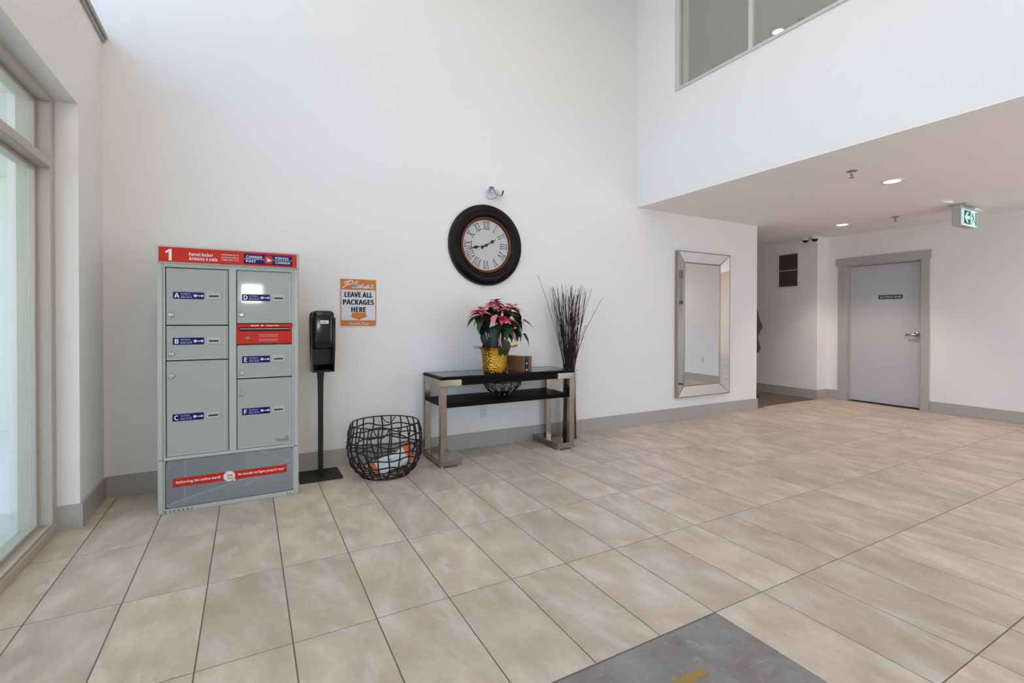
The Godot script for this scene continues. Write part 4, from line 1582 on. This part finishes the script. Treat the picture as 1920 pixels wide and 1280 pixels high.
func poinsettia() -> void:
	var at := Vector3(1.905, 0.739, -3.78)
	var o := thing("potted_poinsettia", "pink poinsettia in a gold foil pot on the console table", "potted plant", at)
	var gold := mat(Color(0.80, 0.62, 0.24), 0.2, 1.0)
	var gn := NoiseTexture2D.new()
	gn.noise = noise(8, 0.05, 2)
	gn.width = 256
	gn.height = 256
	gn.seamless = true
	gn.as_normal_map = true
	gn.bump_strength = 9.0
	gold.normal_enabled = true
	gold.normal_texture = gn
	gold.normal_scale = 1.0
	gold.uv1_triplanar = true
	gold.uv1_scale = Vector3(7, 3, 7)
	var b := nb()
	lathe(b, gold, [Vector2(0.0, 0.001), Vector2(0.098, 0.001), Vector2(0.102, 0.006), Vector2(0.107, 0.06), Vector2(0.114, 0.13), Vector2(0.122, 0.19), Vector2(0.132, 0.215), Vector2(0.143, 0.228)], 56, Vector3.ZERO, true, 0.035, 14)
	lathe(b, gold, [Vector2(0.143, 0.228), Vector2(0.128, 0.222), Vector2(0.116, 0.20), Vector2(0.110, 0.17)], 56, Vector3.ZERO, true, 0.02, 14)
	for k in 3:
		lathe(b, gold, [Vector2(0.1035 + k * 0.003, 0.02 + k * 0.012), Vector2(0.1065 + k * 0.003, 0.024 + k * 0.012), Vector2(0.1055 + k * 0.003, 0.028 + k * 0.012)], 56)
	put("foil_pot", b, o)
	b = nb()
	lathe(b, mat(Color(0.12, 0.09, 0.07), 0.95), [Vector2(0.118, 0.195), Vector2(0.06, 0.20), Vector2(0.0, 0.205)], 24)
	put("soil", b, o)
	# foil ears on both sides of the rim
	var silver := mat(Color(0.80, 0.80, 0.80), 0.16, 1.0)  # left ear only, the foil's pale reflection put into its colour
	b = nb()
	tube(b, silver, [Vector3(-0.12, 0.215, 0.03), Vector3(-0.15, 0.222, 0.035), Vector3(-0.185, 0.232, 0.04), Vector3(-0.215, 0.235, 0.042), Vector3(-0.232, 0.234, 0.045)], [0.010, 0.014, 0.020, 0.022, 0.008], 10, false, 0.55)
	tube(b, silver, [Vector3(-0.10, 0.22, -0.02), Vector3(-0.115, 0.245, 0.0), Vector3(-0.105, 0.262, 0.02)], [0.012, 0.014, 0.006], 8, false, 0.4)
	tag(put("foil_ear", b, o), "foil ear with its silver reflection put into the colour")
	b = nb()
	tube(b, gold, [Vector3(0.12, 0.212, -0.02), Vector3(0.15, 0.222, -0.02), Vector3(0.185, 0.226, -0.015), Vector3(0.22, 0.232, -0.02), Vector3(0.24, 0.236, -0.02)], [0.012, 0.014, 0.017, 0.020, 0.012], 10, false, 0.55)
	tag(put("foil_ear", b, o), "gold foil ear")
	# leaves and bracts
	var greens := []
	for c in [Color(0.055, 0.13, 0.055), Color(0.075, 0.165, 0.06), Color(0.10, 0.20, 0.07), Color(0.045, 0.105, 0.05)]:
		var m := mat(c, 0.42)
		m.backlight_enabled = true
		m.backlight = Color(0.05, 0.10, 0.03)
		greens.append(m)
	var pinks := []
	for c in [Color(0.86, 0.41, 0.47), Color(0.88, 0.51, 0.53), Color(0.92, 0.68, 0.62), Color(0.90, 0.27, 0.43), Color(0.64, 0.13, 0.21)]:
		var m := mat(c, 0.5)
		m.backlight_enabled = true
		m.backlight = Color(0.22, 0.06, 0.06)
		pinks.append(m)
	var gl := []
	for m in greens:
		gl.append(leaf_mesh(0.175, 0.112, 0.9, 0.18, m, 0.06))
		gl.append(leaf_mesh(0.15, 0.088, 0.5, 0.22, m, 0.10))
	var pl := []
	for m in pinks:
		pl.append(leaf_mesh(0.125, 0.066, 0.75, 0.16, m))
		pl.append(leaf_mesh(0.092, 0.052, 0.5, 0.2, m))
	var r2 := RandomNumberGenerator.new()
	r2.seed = 21
	# flower heads: place from the pot's base, tint, size
	var heads := [[-0.165, 0.525, 0.03, 0, 0.95], [-0.02, 0.585, -0.01, 1, 1.05], [0.155, 0.575, 0.02, 0, 1.05], [0.005, 0.465, 0.13, 3, 0.95], [0.045, 0.62, -0.08, 4, 0.95], [-0.09, 0.545, -0.08, 1, 0.9], [0.19, 0.42, 0.0, 4, 0.8]]
	var stem := mat(Color(0.12, 0.16, 0.07), 0.6)
	var si := 0
	for h in heads:
		var c := Vector3(h[0], h[1], h[2])
		b = nb()
		var root := Vector3(h[0] * 0.28, 0.20, h[2] * 0.3)
		tube(b, stem, [root, root.lerp(c, 0.5) + Vector3(h[0] * 0.12, 0.02, 0), c], [0.006, 0.005, 0.004], 6)
		put("stem", b, o)
		var n := 7
		for i in n:
			var a := TAU * i / n + si * 0.7
			var tint: int = h[3] * 2
			leaf(o, "bract", pl[tint], c, Vector3(cos(a), r2.randf_range(-0.15, 0.35), sin(a)), r2.randf_range(-0.35, 0.35), h[4] * r2.randf_range(0.8, 1.1))
		for i in 5:
			var a := TAU * i / 5 + si
			leaf(o, "bract", pl[(h[3] if i % 2 else mini(h[3] + 1, 3)) * 2 + 1], c + Vector3(0, 0.010, 0), Vector3(cos(a), r2.randf_range(0.3, 0.8), sin(a)), 0.0, h[4])
		for i in 4:
			var a := TAU * i / 4.0 + si * 1.3 + 0.4
			leaf(o, "leaf", gl[(i + si) % 4 * 2 + i % 2], c - Vector3(0, 0.035, 0), Vector3(cos(a), r2.randf_range(-0.75, -0.2), sin(a)), r2.randf_range(-0.4, 0.4), r2.randf_range(0.75, 0.95))
		b = nb()
		for i in 6:
			var a := TAU * i / 6.0
			lathe(b, mat(Color(0.55, 0.55, 0.15), 0.6), [Vector2(0.0, -0.006), Vector2(0.005, 0.0), Vector2(0.0, 0.008)], 6, c + Vector3(cos(a) * 0.008, 0.015, sin(a) * 0.008))
		put("flower_bud", b, o)
		si += 1
	# two pale bracts that hang in front
	leaf(o, "bract", pl[4], Vector3(-0.025, 0.37, 0.15), Vector3(-0.35, -0.9, 0.12), 0.3, 1.15)
	leaf(o, "bract", pl[4], Vector3(0.06, 0.38, 0.13), Vector3(0.75, -0.55, 0.15), -0.3, 1.15)
	leaf(o, "bract", pl[2], Vector3(-0.05, 0.51, 0.11), Vector3(-0.6, -0.45, 0.5), 0.2, 1.0)
	# green leaves: base, direction, roll, mesh, size
	var leaves := [
		[[-0.14, 0.47, 0.03], [-0.75, -0.75, 0.2], 0.4, 4, 0.85], [[-0.09, 0.50, 0.05], [-0.5, -0.85, 0.3], 0.2, 0, 0.95], [[-0.04, 0.42, 0.10], [-0.45, -0.8, 0.4], 0.1, 2, 1.1],
		[[-0.12, 0.36, 0.03], [-0.25, -1.0, 0.2], 0.6, 6, 0.95], [[-0.03, 0.33, 0.06], [-0.45, -0.9, 0.3], -0.2, 0, 0.95], [[0.02, 0.30, 0.13], [0.05, -1.0, 0.25], 0.0, 2, 1.15],
		[[0.03, 0.44, 0.12], [0.15, -0.85, 0.45], 0.2, 4, 0.85], [[0.06, 0.46, 0.12], [0.75, -0.35, 0.5], 0.3, 2, 1.15], [[0.12, 0.50, 0.08], [0.8, -0.25, 0.4], 0.1, 0, 1.1],
		[[0.16, 0.50, 0.02], [0.85, -0.5, 0.2], -0.2, 6, 1.0], [[0.27, 0.46, 0.02], [0.9, -0.3, 0.1], 0.4, 3, 1.0], [[0.20, 0.38, 0.02], [0.55, -0.8, 0.2], 0.5, 5, 0.9],
		[[0.27, 0.34, 0.02], [0.75, -0.75, 0.1], 0.6, 3, 1.0], [[0.10, 0.53, -0.06], [0.5, 0.2, -0.5], 0.0, 0, 0.9], [[-0.10, 0.50, -0.08], [-0.5, -0.1, -0.6], 0.0, 2, 1.0],
		[[0.0, 0.52, -0.10], [0.1, -0.1, -0.9], 0.0, 6, 1.0], [[0.0, 0.50, 0.06], [-0.2, -0.35, 0.9], 0.0, 0, 0.9], [[0.08, 0.42, 0.03], [0.4, -0.6, 0.6], 0.2, 6, 1.0],
		[[-0.08, 0.44, 0.0], [-0.7, -0.4, 0.5], 0.0, 6, 0.95], [[0.05, 0.55, 0.04], [0.3, -0.1, 0.9], 0.1, 1, 1.0], [[-0.15, 0.52, -0.02], [-0.9, -0.2, -0.1], 0.2, 3, 0.9],
		[[0.13, 0.46, 0.06], [0.6, -0.65, 0.4], 0.0, 0, 1.0], [[0.0, 0.40, 0.05], [0.0, -0.9, 0.5], 0.4, 6, 0.95], [[0.20, 0.53, -0.03], [0.8, -0.3, -0.3], 0.0, 0, 0.9],
		[[-0.02, 0.56, 0.05], [-0.5, 0.1, 0.8], 0.0, 5, 0.8], [[0.09, 0.57, 0.03], [0.6, 0.05, 0.7], 0.0, 7, 0.9]]
	for l in leaves:
		leaf(o, "leaf", gl[l[3]], Vector3(l[0][0], l[0][1], l[0][2]), Vector3(l[1][0], l[1][1], l[1][2]), l[2], l[4])
	for k in 7:
		b = nb()
		var a := TAU * k / 7.0
		var p := Vector3(cos(a) * 0.05, 0.20, sin(a) * 0.05)
		tube(b, stem, [p, p * Vector3(1.5, 1, 1.5) + Vector3(0, 0.1, 0), p * Vector3(2.1, 1, 2.1) + Vector3(0, 0.22, 0)], [0.0055, 0.005, 0.004], 6)
		put("stem", b, o)
	b = nb()
	tube(b, stem, [Vector3(0.0, 0.335, 0.10), Vector3(0.12, 0.34, 0.08), Vector3(0.22, 0.345, 0.04)], 0.0016, 5)
	tube(b, stem, [Vector3(-0.06, 0.20, 0.09), Vector3(-0.06, 0.345, 0.09), Vector3(0.0, 0.335, 0.10)], 0.0016, 5)
	put("plant_support", b, o)


func parcel_box() -> void:
	var o := thing("cardboard_box", "small brown cardboard box with black tape on the table right of the poinsettia", "box", Vector3(2.155, 0.739, -3.705), 0.27)
	var cb := mat(Color(0.50, 0.36, 0.24), 0.8)
	var tp := mat(Color(0.05, 0.05, 0.06), 0.35)
	var bl := mat(Color(0.12, 0.26, 0.48), 0.4)
	var b := nb()
	# own axes: the corner nearest the camera is the origin, the long side runs back
	span(b, cb, 0.0, 0.105, 0.0005, 0.138, -0.21, 0.0, 0.002)
	put("carton", b, o)
	b = nb()
	span(b, tp, 0.012, 0.062, 0.0015, 0.1386, 0.0, 0.0008)
	span(b, tp, 0.012, 0.062, 0.138, 0.1388, -0.05, 0.0008)
	span(b, bl, 0.016, 0.058, 0.118, 0.132, 0.0006, 0.0012)
	slab(b, white, circle(0.008, 12), Vector3(0.037, 0.075, 0.0014), 0.0004)
	slab(b, white, circle(0.009, 12), Vector3(0.037, 0.018, 0.0014), 0.0004)
	tag(put("tape", b, o), "black printed tape")
	b = nb()
	span(b, white, 0.02, 0.09, 0.1382, 0.1388, -0.17, -0.06)
	tag(put("address_label", b, o), "white label on top")


func wire_bowl() -> void:
	var o := thing("wire_bowl", "openwork metal bowl with a leaf pattern on the console table's lower shelf", "bowl", Vector3(2.02, 0.522, -3.86))
	var sv := mat(Color(0.16, 0.15, 0.14), 0.3, 0.8)
	var lt := mat(Color(0.62, 0.60, 0.57), 0.25, 1.0)
	var prof := func(t: float) -> Vector2:
		return Vector2(0.045 + 0.130 * sin(t * PI * 0.46) / 0.99, 0.012 + 0.118 * (1.0 - cos(t * PI * 0.5)))
	var n := 12
	var b := nb()
	for i in n:
		var a := TAU * i / n
		var pts := []
		for k in 7:
			var p: Vector2 = prof.call(k / 6.0)
			pts.append(Vector3(cos(a) * p.x, p.y, sin(a) * p.x))
		tube(b, sv, pts, 0.0032, 6)
	put("rib", b, o)
	b = nb()
	for i in n:
		for k in 7:
			for s in [-1.0, 1.0]:
				var a := TAU * i / n
				var t0 := 0.02 + k * 0.13
				var p: Vector2 = prof.call(t0)
				var q: Vector2 = prof.call(minf(t0 + 0.2, 1.0))
				var a1: float = a + s * PI / n * 0.92
				tube(b, sv if k % 3 == 2 else lt, [Vector3(cos(a) * p.x, p.y, sin(a) * p.x), Vector3(cos(a1) * q.x, q.y, sin(a1) * q.x)], 0.0034, 5)
	put("leaf_veins", b, o)
	b = nb()
	for e in [[0.175, 0.130], [0.048, 0.012]]:
		var pts := []
		for i in 36:
			pts.append(Vector3(cos(TAU * i / 36.0) * e[0], e[1], sin(TAU * i / 36.0) * e[0]))
		tube(b, sv, pts, 0.004, 6, true)
	put("rim", b, o)
	for i in 3:
		b = nb()
		var a := TAU * i / 3.0 + 0.5
		tube(b, sv, [Vector3(cos(a) * 0.05, 0.014, sin(a) * 0.05), Vector3(cos(a) * 0.056, 0.0, sin(a) * 0.056)], 0.005, 6)
		put("foot", b, o)


func twigs() -> void:
	var at := Vector3(2.85, 0, -3.98)
	var v := thing("glass_vase", "tall clear glass cylinder vase on the floor right of the console table", "vase", at)
	var gm := pane_mat(Color(0.5, 0.52, 0.5), 0.02)
	var b := nb()
	lathe(b, gm, [Vector2(0.0, 0.002), Vector2(0.080, 0.002), Vector2(0.082, 0.02), Vector2(0.082, 0.70)], 36)
	put("glass_wall", b, v)
	b = nb()
	var thick := mat(Color(0.75, 0.80, 0.78), 0.08)
	for y in [0.006, 0.70]:
		var pts := []
		for i in 36:
			pts.append(Vector3(cos(TAU * i / 36.0) * 0.081, y, sin(TAU * i / 36.0) * 0.081))
		tube(b, thick, pts, 0.003, 6, true)
	put("glass_rim", b, v)
	var o := thing("twig_bundle", "tall fan of dark brown dry twigs standing in the glass vase", "twigs", at + Vector3(0, 0.01, 0))
	var tm := []
	for c in [Color(0.115, 0.06, 0.05), Color(0.15, 0.085, 0.07), Color(0.075, 0.042, 0.038), Color(0.19, 0.12, 0.10)]:
		tm.append(mat(c, 0.7))
	var r2 := RandomNumberGenerator.new()
	r2.seed = 33
	var tips := [[-0.37, 1.64, -0.02], [0.40, 1.44, 0.05], [0.28, 1.52, 0.0], [-0.26, 1.50, 0.02]]
	for k in 84:
		b = nb()
		var a := r2.randf() * TAU
		var r := sqrt(r2.randf()) * 0.073
		var root := Vector3(cos(a) * r, 0.0, sin(a) * r)
		var neck := Vector3(cos(a) * r * 1.0, 0.70, sin(a) * r * 1.0)
		var s := r2.randf_range(-1.0, 1.0)
		var tip := Vector3(s * 0.185 - 0.01, r2.randf_range(1.35, 1.58) - 0.05 * absf(s), r2.randf_range(-0.09, 0.12))
		var bow := r2.randf_range(-0.03, 0.03)
		if k < tips.size():
			tip = Vector3(tips[k][0], tips[k][1], tips[k][2])
			neck = Vector3(signf(tip.x) * 0.055, 0.70, 0.0)
			root = Vector3(-signf(tip.x) * 0.02, 0, 0.01)
		else:
			neck = neck.lerp(Vector3(tip.x * 0.30, 0.70, tip.z * 0.3), 0.6)
		var pts := []
		for i in 9:
			var t := i / 8.0
			var p := root.lerp(neck, t * 2.0) if t < 0.5 else neck.lerp(tip, (t - 0.5) * 2.0)
			if t > 0.5:
				var u := (t - 0.5) * 2.0
				p.x += bow * sin(u * PI) + (tip.x - neck.x) * -0.10 * sin(u * PI)
			p += Vector3(r2.randf_range(-1, 1), 0, r2.randf_range(-1, 1)) * 0.0035
			pts.append(p)
		var thick2 := r2.randf_range(0.0030, 0.0046)
		var rads := []
		for i in 9:
			rads.append(thick2 * (1.45 - 1.05 * i / 8.0))
		tube(b, tm[k % 4], pts, rads, 5)
		put("twig", b, o)
	# small white seed heads among the twigs
	var wm := mat(Color(0.80, 0.78, 0.74), 0.9)
	for c in [[0.075, 0.955, 0.08, 0.018], [0.055, 1.135, 0.07, 0.011], [0.165, 1.13, 0.05, 0.012], [0.135, 1.035, 0.06, 0.009]]:
		b = nb()
		for i in 7:
			var p = Vector3(c[0], c[1], c[2]) + Vector3(r2.randf_range(-1, 1), r2.randf_range(-1, 1), r2.randf_range(-1, 1)) * c[3] * 0.8
			lathe(b, wm, [Vector2(0.0, -c[3] * 0.5), Vector2(c[3] * 0.4, -c[3] * 0.25), Vector2(c[3] * 0.45, 0.0), Vector2(c[3] * 0.35, c[3] * 0.3), Vector2(0.0, c[3] * 0.5)], 8, p)
		tube(b, tm[2], [Vector3(c[0], c[1], c[2]), Vector3(c[0] * 0.6, c[1] - 0.15, c[2] * 0.5)], 0.002, 5)
		tag(put("seed_head", b, o), "small white seed head")


func outlets() -> void:
	var dk := mat(Color(0.18, 0.18, 0.18), 0.6)
	var pm := mat(Color(0.86, 0.855, 0.84), 0.4)
	for k in 2:
		var p: Vector3 = [Vector3(1.97, 0.325, WZ), Vector3(7.93, 0.43, -1.72)][k]
		var o := thing("wall_outlet", ["white wall outlet below the console table's shelf", "white wall outlet on the right wall, seen in the mirror"][k], "outlet", p, [0.0, -PI / 2][k], "wall outlets")
		var b := nb()
		slab(b, pm, rrect(0.072, 0.116, 0.006, 3), Vector3(0, 0, 0.006), 0.006, 0.002)
		put("cover_plate", b, o)
		for s in [-1.0, 1.0]:
			b = nb()
			slab(b, pm, rrect(0.036, 0.030, 0.008, 3), Vector3(0, s * 0.021, 0.0085), 0.004, 0.001)
			for e in [-1.0, 1.0]:
				slab(b, dk, rrect(0.003, 0.010, 0.0005, 1), Vector3(e * 0.0065, s * 0.021 + 0.003, 0.0088), 0.0004)
			slab(b, dk, circle(0.003, 8), Vector3(0, s * 0.021 - 0.009, 0.0088), 0.0004)
			put("socket", b, o)


func vent() -> void:
	var o := thing("air_vent", "dark slatted air vent in a white frame on the hallway wall", "vent", Vector3(7.65, 2.015, -4.655), -PI / 2)
	var wm := mat(Color(0.86, 0.84, 0.82), 0.5)
	var dk := mat(Color(0.10, 0.075, 0.065), 0.7)
	var sl := mat(Color(0.40, 0.345, 0.32), 0.55)
	var b := nb()
	for s in [-1.0, 1.0]:
		span(b, wm, s * 0.152, s * 0.180, -0.285, 0.285, 0.0, 0.010, 0.003)
		span(b, wm, -0.152, 0.152, s * 0.258, s * 0.285, 0.0, 0.010, 0.003)
	span(b, wm, -0.152, 0.152, -0.006, 0.006, 0.0, 0.009, 0.002)
	for x in [-0.166, 0.166]:
		for y in [-0.22, 0.22]:
			slab(b, sl, circle(0.004, 8), Vector3(x, y, 0.011), 0.001)
	put("vent_frame", b, o)
	b = nb()
	span(b, dk, -0.152, 0.152, -0.258, 0.258, 0.0005, 0.002)
	put("vent_back", b, o)
	for half in 2:
		for k in 13:
			b = nb()
			var y := 0.012 + (k + 0.5) * 0.0188 - half * 0.27
			X = Transform3D(Basis(Vector3.RIGHT, 0.5), Vector3(0, y, 0.005))
			box(b, sl, Vector3.ZERO, Vector3(0.302, 0.0115, 0.002))
			X = Transform3D()
			put("slat", b, o)


# ---------------------------------------------------------------- a person, mostly hidden by the corner
func nets(b: Dictionary, m: Material, bones: Array, cell: float, blend: float) -> void:
	var lo := Vector3.INF
	var hi := -Vector3.INF
	for q in bones:
		var r: float = maxf(q[2], q[3]) * maxf(1.0, q[4] if q.size() > 4 else 1.0) + cell * 3.0
		lo = lo.min(q[0] - Vector3.ONE * r).min(q[1] - Vector3.ONE * r)
		hi = hi.max(q[0] + Vector3.ONE * r).max(q[1] + Vector3.ONE * r)
	var nx := int((hi.x - lo.x) / cell) + 2
	var ny := int((hi.y - lo.y) / cell) + 2
	var nz := int((hi.z - lo.z) / cell) + 2
	var g := PackedFloat32Array()
	g.resize(nx * ny * nz)
	g.fill(1.0)
	for q in bones:
		var a: Vector3 = q[0]
		var c: Vector3 = q[1]
		var wide: float = q[4] if q.size() > 4 else 1.0      # wider across x than in z
		var r := maxf(q[2], q[3]) * maxf(1.0, wide) + blend + cell * 2.0
		var p0 := (a.min(c) - Vector3.ONE * r - lo) / cell
		var p1 := (a.max(c) + Vector3.ONE * r - lo) / cell
		var sc := Vector3(1.0 / wide, 1, 1)
		var d := (c - a) * sc
		var dd := maxf(d.length_squared(), 1e-9)
		for iz in range(maxi(0, int(p0.z)), mini(nz, int(p1.z) + 1)):
			for iy in range(maxi(0, int(p0.y)), mini(ny, int(p1.y) + 1)):
				for ix in range(maxi(0, int(p0.x)), mini(nx, int(p1.x) + 1)):
					var p := (lo + Vector3(ix, iy, iz) * cell - a) * sc
					var t := clampf(p.dot(d) / dd, 0.0, 1.0)
					var e := (p - d * t).length() - lerpf(q[2], q[3], t)
					var at := ix + nx * (iy + ny * iz)
					var o := g[at]
					var h := maxf(blend - absf(o - e), 0.0) / blend
					g[at] = minf(o, e) - h * h * blend * 0.25
	var vs := {}
	sg += 1
	var t := st(b, m, true)
	var step := [1, nx, nx * ny]
	var corner := [0, 1, nx, nx + 1, nx * ny, nx * ny + 1, nx * ny + nx, nx * ny + nx + 1]
	for iz in nz - 1:
		for iy in ny - 1:
			for ix in nx - 1:
				var at := ix + nx * (iy + ny * iz)
				var mask := 0
				for k in 8:
					if g[at + corner[k]] < 0.0:
						mask |= 1 << k
				if mask == 0 or mask == 255:
					continue
				var s := Vector3.ZERO
				var n := 0
				for k in 8:
					for ax in 3:
						var l: int = k | (1 << ax)
						if l == k or ((mask >> k) & 1) == ((mask >> l) & 1):
							continue
						var f0 := g[at + corner[k]]
						var f1 := g[at + corner[l]]
						var p := Vector3(k & 1, (k >> 1) & 1, (k >> 2) & 1)
						p[ax] = f0 / (f0 - f1)
						s += p
						n += 1
				vs[at] = lo + (Vector3(ix, iy, iz) + s / n) * cell
	for at in vs:
		for ax in 3:
			var u: int = step[(ax + 1) % 3]
			var w: int = step[(ax + 2) % 3]
			var i0 := g[at]
			var i1 := g[at + step[ax]]
			if (i0 < 0.0) == (i1 < 0.0):
				continue
			if not (vs.has(at - u) and vs.has(at - w) and vs.has(at - u - w)):
				continue
			var out := Vector3.ZERO
			out[ax] = 1.0 if i0 < 0.0 else -1.0
			face(t, [vs[at], vs[at - u], vs[at - u - w], vs[at - w]], out)


func person() -> void:
	var o := thing("person", "person in a dark grey coat mostly hidden behind the white wall corner", "person", Vector3(6.68, 0, -4.72), 0.0)
	var skin := mat(Color(0.72, 0.53, 0.43), 0.55)
	var coat := mat(Color(0.25, 0.225, 0.215), 0.9)
	var pants := mat(Color(0.10, 0.10, 0.12), 0.9)
	var hair := mat(Color(0.10, 0.07, 0.05), 0.6)
	var shoe := mat(Color(0.05, 0.05, 0.05), 0.5)
	var v := func(x: float, y: float, z: float) -> Vector3: return Vector3(x, y, z)
	var b := nb()
	# body: head, neck, trunk and limbs in one surface, hands in the coat pockets
	var body := [
		[v.call(0, 1.60, 0.0), v.call(0, 1.63, -0.005), 0.082, 0.086, 0.92], [v.call(0, 1.535, 0.03), v.call(0, 1.58, 0.03), 0.045, 0.06],
		[v.call(0, 1.40, -0.01), v.call(0, 1.54, 0.0), 0.06, 0.055], [v.call(0, 1.38, 0), v.call(0, 1.10, 0), 0.09, 0.085, 1.4], [v.call(0, 1.10, 0), v.call(0, 0.93, 0), 0.085, 0.10, 1.4],
		[v.call(0, 1.585, 0.085), v.call(0, 1.57, 0.108), 0.012, 0.015], [v.call(0.082, 1.57, 0.0), v.call(0.084, 1.60, -0.01), 0.012, 0.014], [v.call(-0.082, 1.57, 0.0), v.call(-0.084, 1.60, -0.01), 0.012, 0.014]]
	for s in [-1.0, 1.0]:
		body.append([v.call(s * 0.16, 1.40, 0), v.call(s * 0.33, 1.13, -0.04), 0.045, 0.037])
		body.append([v.call(s * 0.33, 1.13, -0.04), v.call(s * 0.16, 1.0, 0.05), 0.036, 0.026])
		body.append([v.call(s * 0.16, 1.0, 0.05), v.call(s * 0.09, 0.95, 0.05), 0.028, 0.030])
		body.append([v.call(s * 0.09, 0.92, 0), v.call(s * 0.10, 0.50, 0.015), 0.078, 0.050])
		body.append([v.call(s * 0.10, 0.50, 0.015), v.call(s * 0.10, 0.08, -0.02), 0.048, 0.034])
	nets(b, skin, body, 0.014, 0.03)
	put("body", b, o)
	b = nb()
	for s in [-1.0, 1.0]:
		lathe(b, mat(Color(0.9, 0.9, 0.9), 0.3), [Vector2(0.0, -0.010), Vector2(0.009, -0.004), Vector2(0.010, 0.0), Vector2(0.009, 0.004), Vector2(0.0, 0.010)], 10, Vector3(s * 0.032, 1.605, 0.073))
		lathe(b, mat(Color(0.06, 0.04, 0.03), 0.3), [Vector2(0.0, -0.005), Vector2(0.005, 0.0), Vector2(0.0, 0.005)], 8, Vector3(s * 0.032, 1.605, 0.080))
	tube(b, mat(Color(0.55, 0.30, 0.27), 0.5), [Vector3(-0.022, 1.535, 0.082), Vector3(0, 1.533, 0.090), Vector3(0.022, 1.535, 0.082)], 0.005, 6)
	put("eyes_and_mouth", b, o)
	b = nb()
	nets(b, hair, [[v.call(0, 1.645, -0.03), v.call(0, 1.60, -0.05), 0.085, 0.075, 1.0], [v.call(0, 1.68, 0.02), v.call(0, 1.66, -0.03), 0.055, 0.075, 1.15]], 0.010, 0.02)
	put("hair", b, o)
	b = nb()
	var co := [[v.call(0, 1.39, -0.005), v.call(0, 1.12, 0), 0.115, 0.115, 1.45], [v.call(0, 1.12, 0), v.call(0, 0.80, 0.0), 0.115, 0.135, 1.62], [v.call(0, 1.46, -0.01), v.call(0, 1.50, -0.015), 0.075, 0.068]]
	for s in [-1.0, 1.0]:
		co.append([v.call(s * 0.15, 1.40, 0), v.call(s * 0.335, 1.135, -0.04), 0.066, 0.058])
		co.append([v.call(s * 0.335, 1.135, -0.04), v.call(s * 0.34, 1.10, -0.03), 0.058, 0.056])
		co.append([v.call(s * 0.34, 1.10, -0.03), v.call(s * 0.15, 1.0, 0.06), 0.056, 0.050])
		co.append([v.call(s * 0.10, 1.02, 0.0), v.call(s * 0.205, 0.78, 0.0), 0.10, 0.088])
	nets(b, coat, co, 0.014, 0.03)
	put("coat", b, o)
	b = nb()
	var pa := [[v.call(0, 0.93, 0), v.call(0, 0.88, 0), 0.11, 0.11, 1.35]]
	for s in [-1.0, 1.0]:
		pa.append([v.call(s * 0.09, 0.90, 0), v.call(s * 0.10, 0.50, 0.015), 0.092, 0.066])
		pa.append([v.call(s * 0.10, 0.50, 0.015), v.call(s * 0.10, 0.075, -0.015), 0.066, 0.056])
	nets(b, pants, pa, 0.014, 0.03)
	put("trousers", b, o)
	for s in [-1.0, 1.0]:
		b = nb()
		nets(b, shoe, [[v.call(s * 0.10, 0.045, -0.05), v.call(s * 0.115, 0.04, 0.11), 0.043, 0.036], [v.call(s * 0.10, 0.07, -0.03), v.call(s * 0.10, 0.09, -0.02), 0.046, 0.042]], 0.010, 0.02)
		put("shoe", b, o)
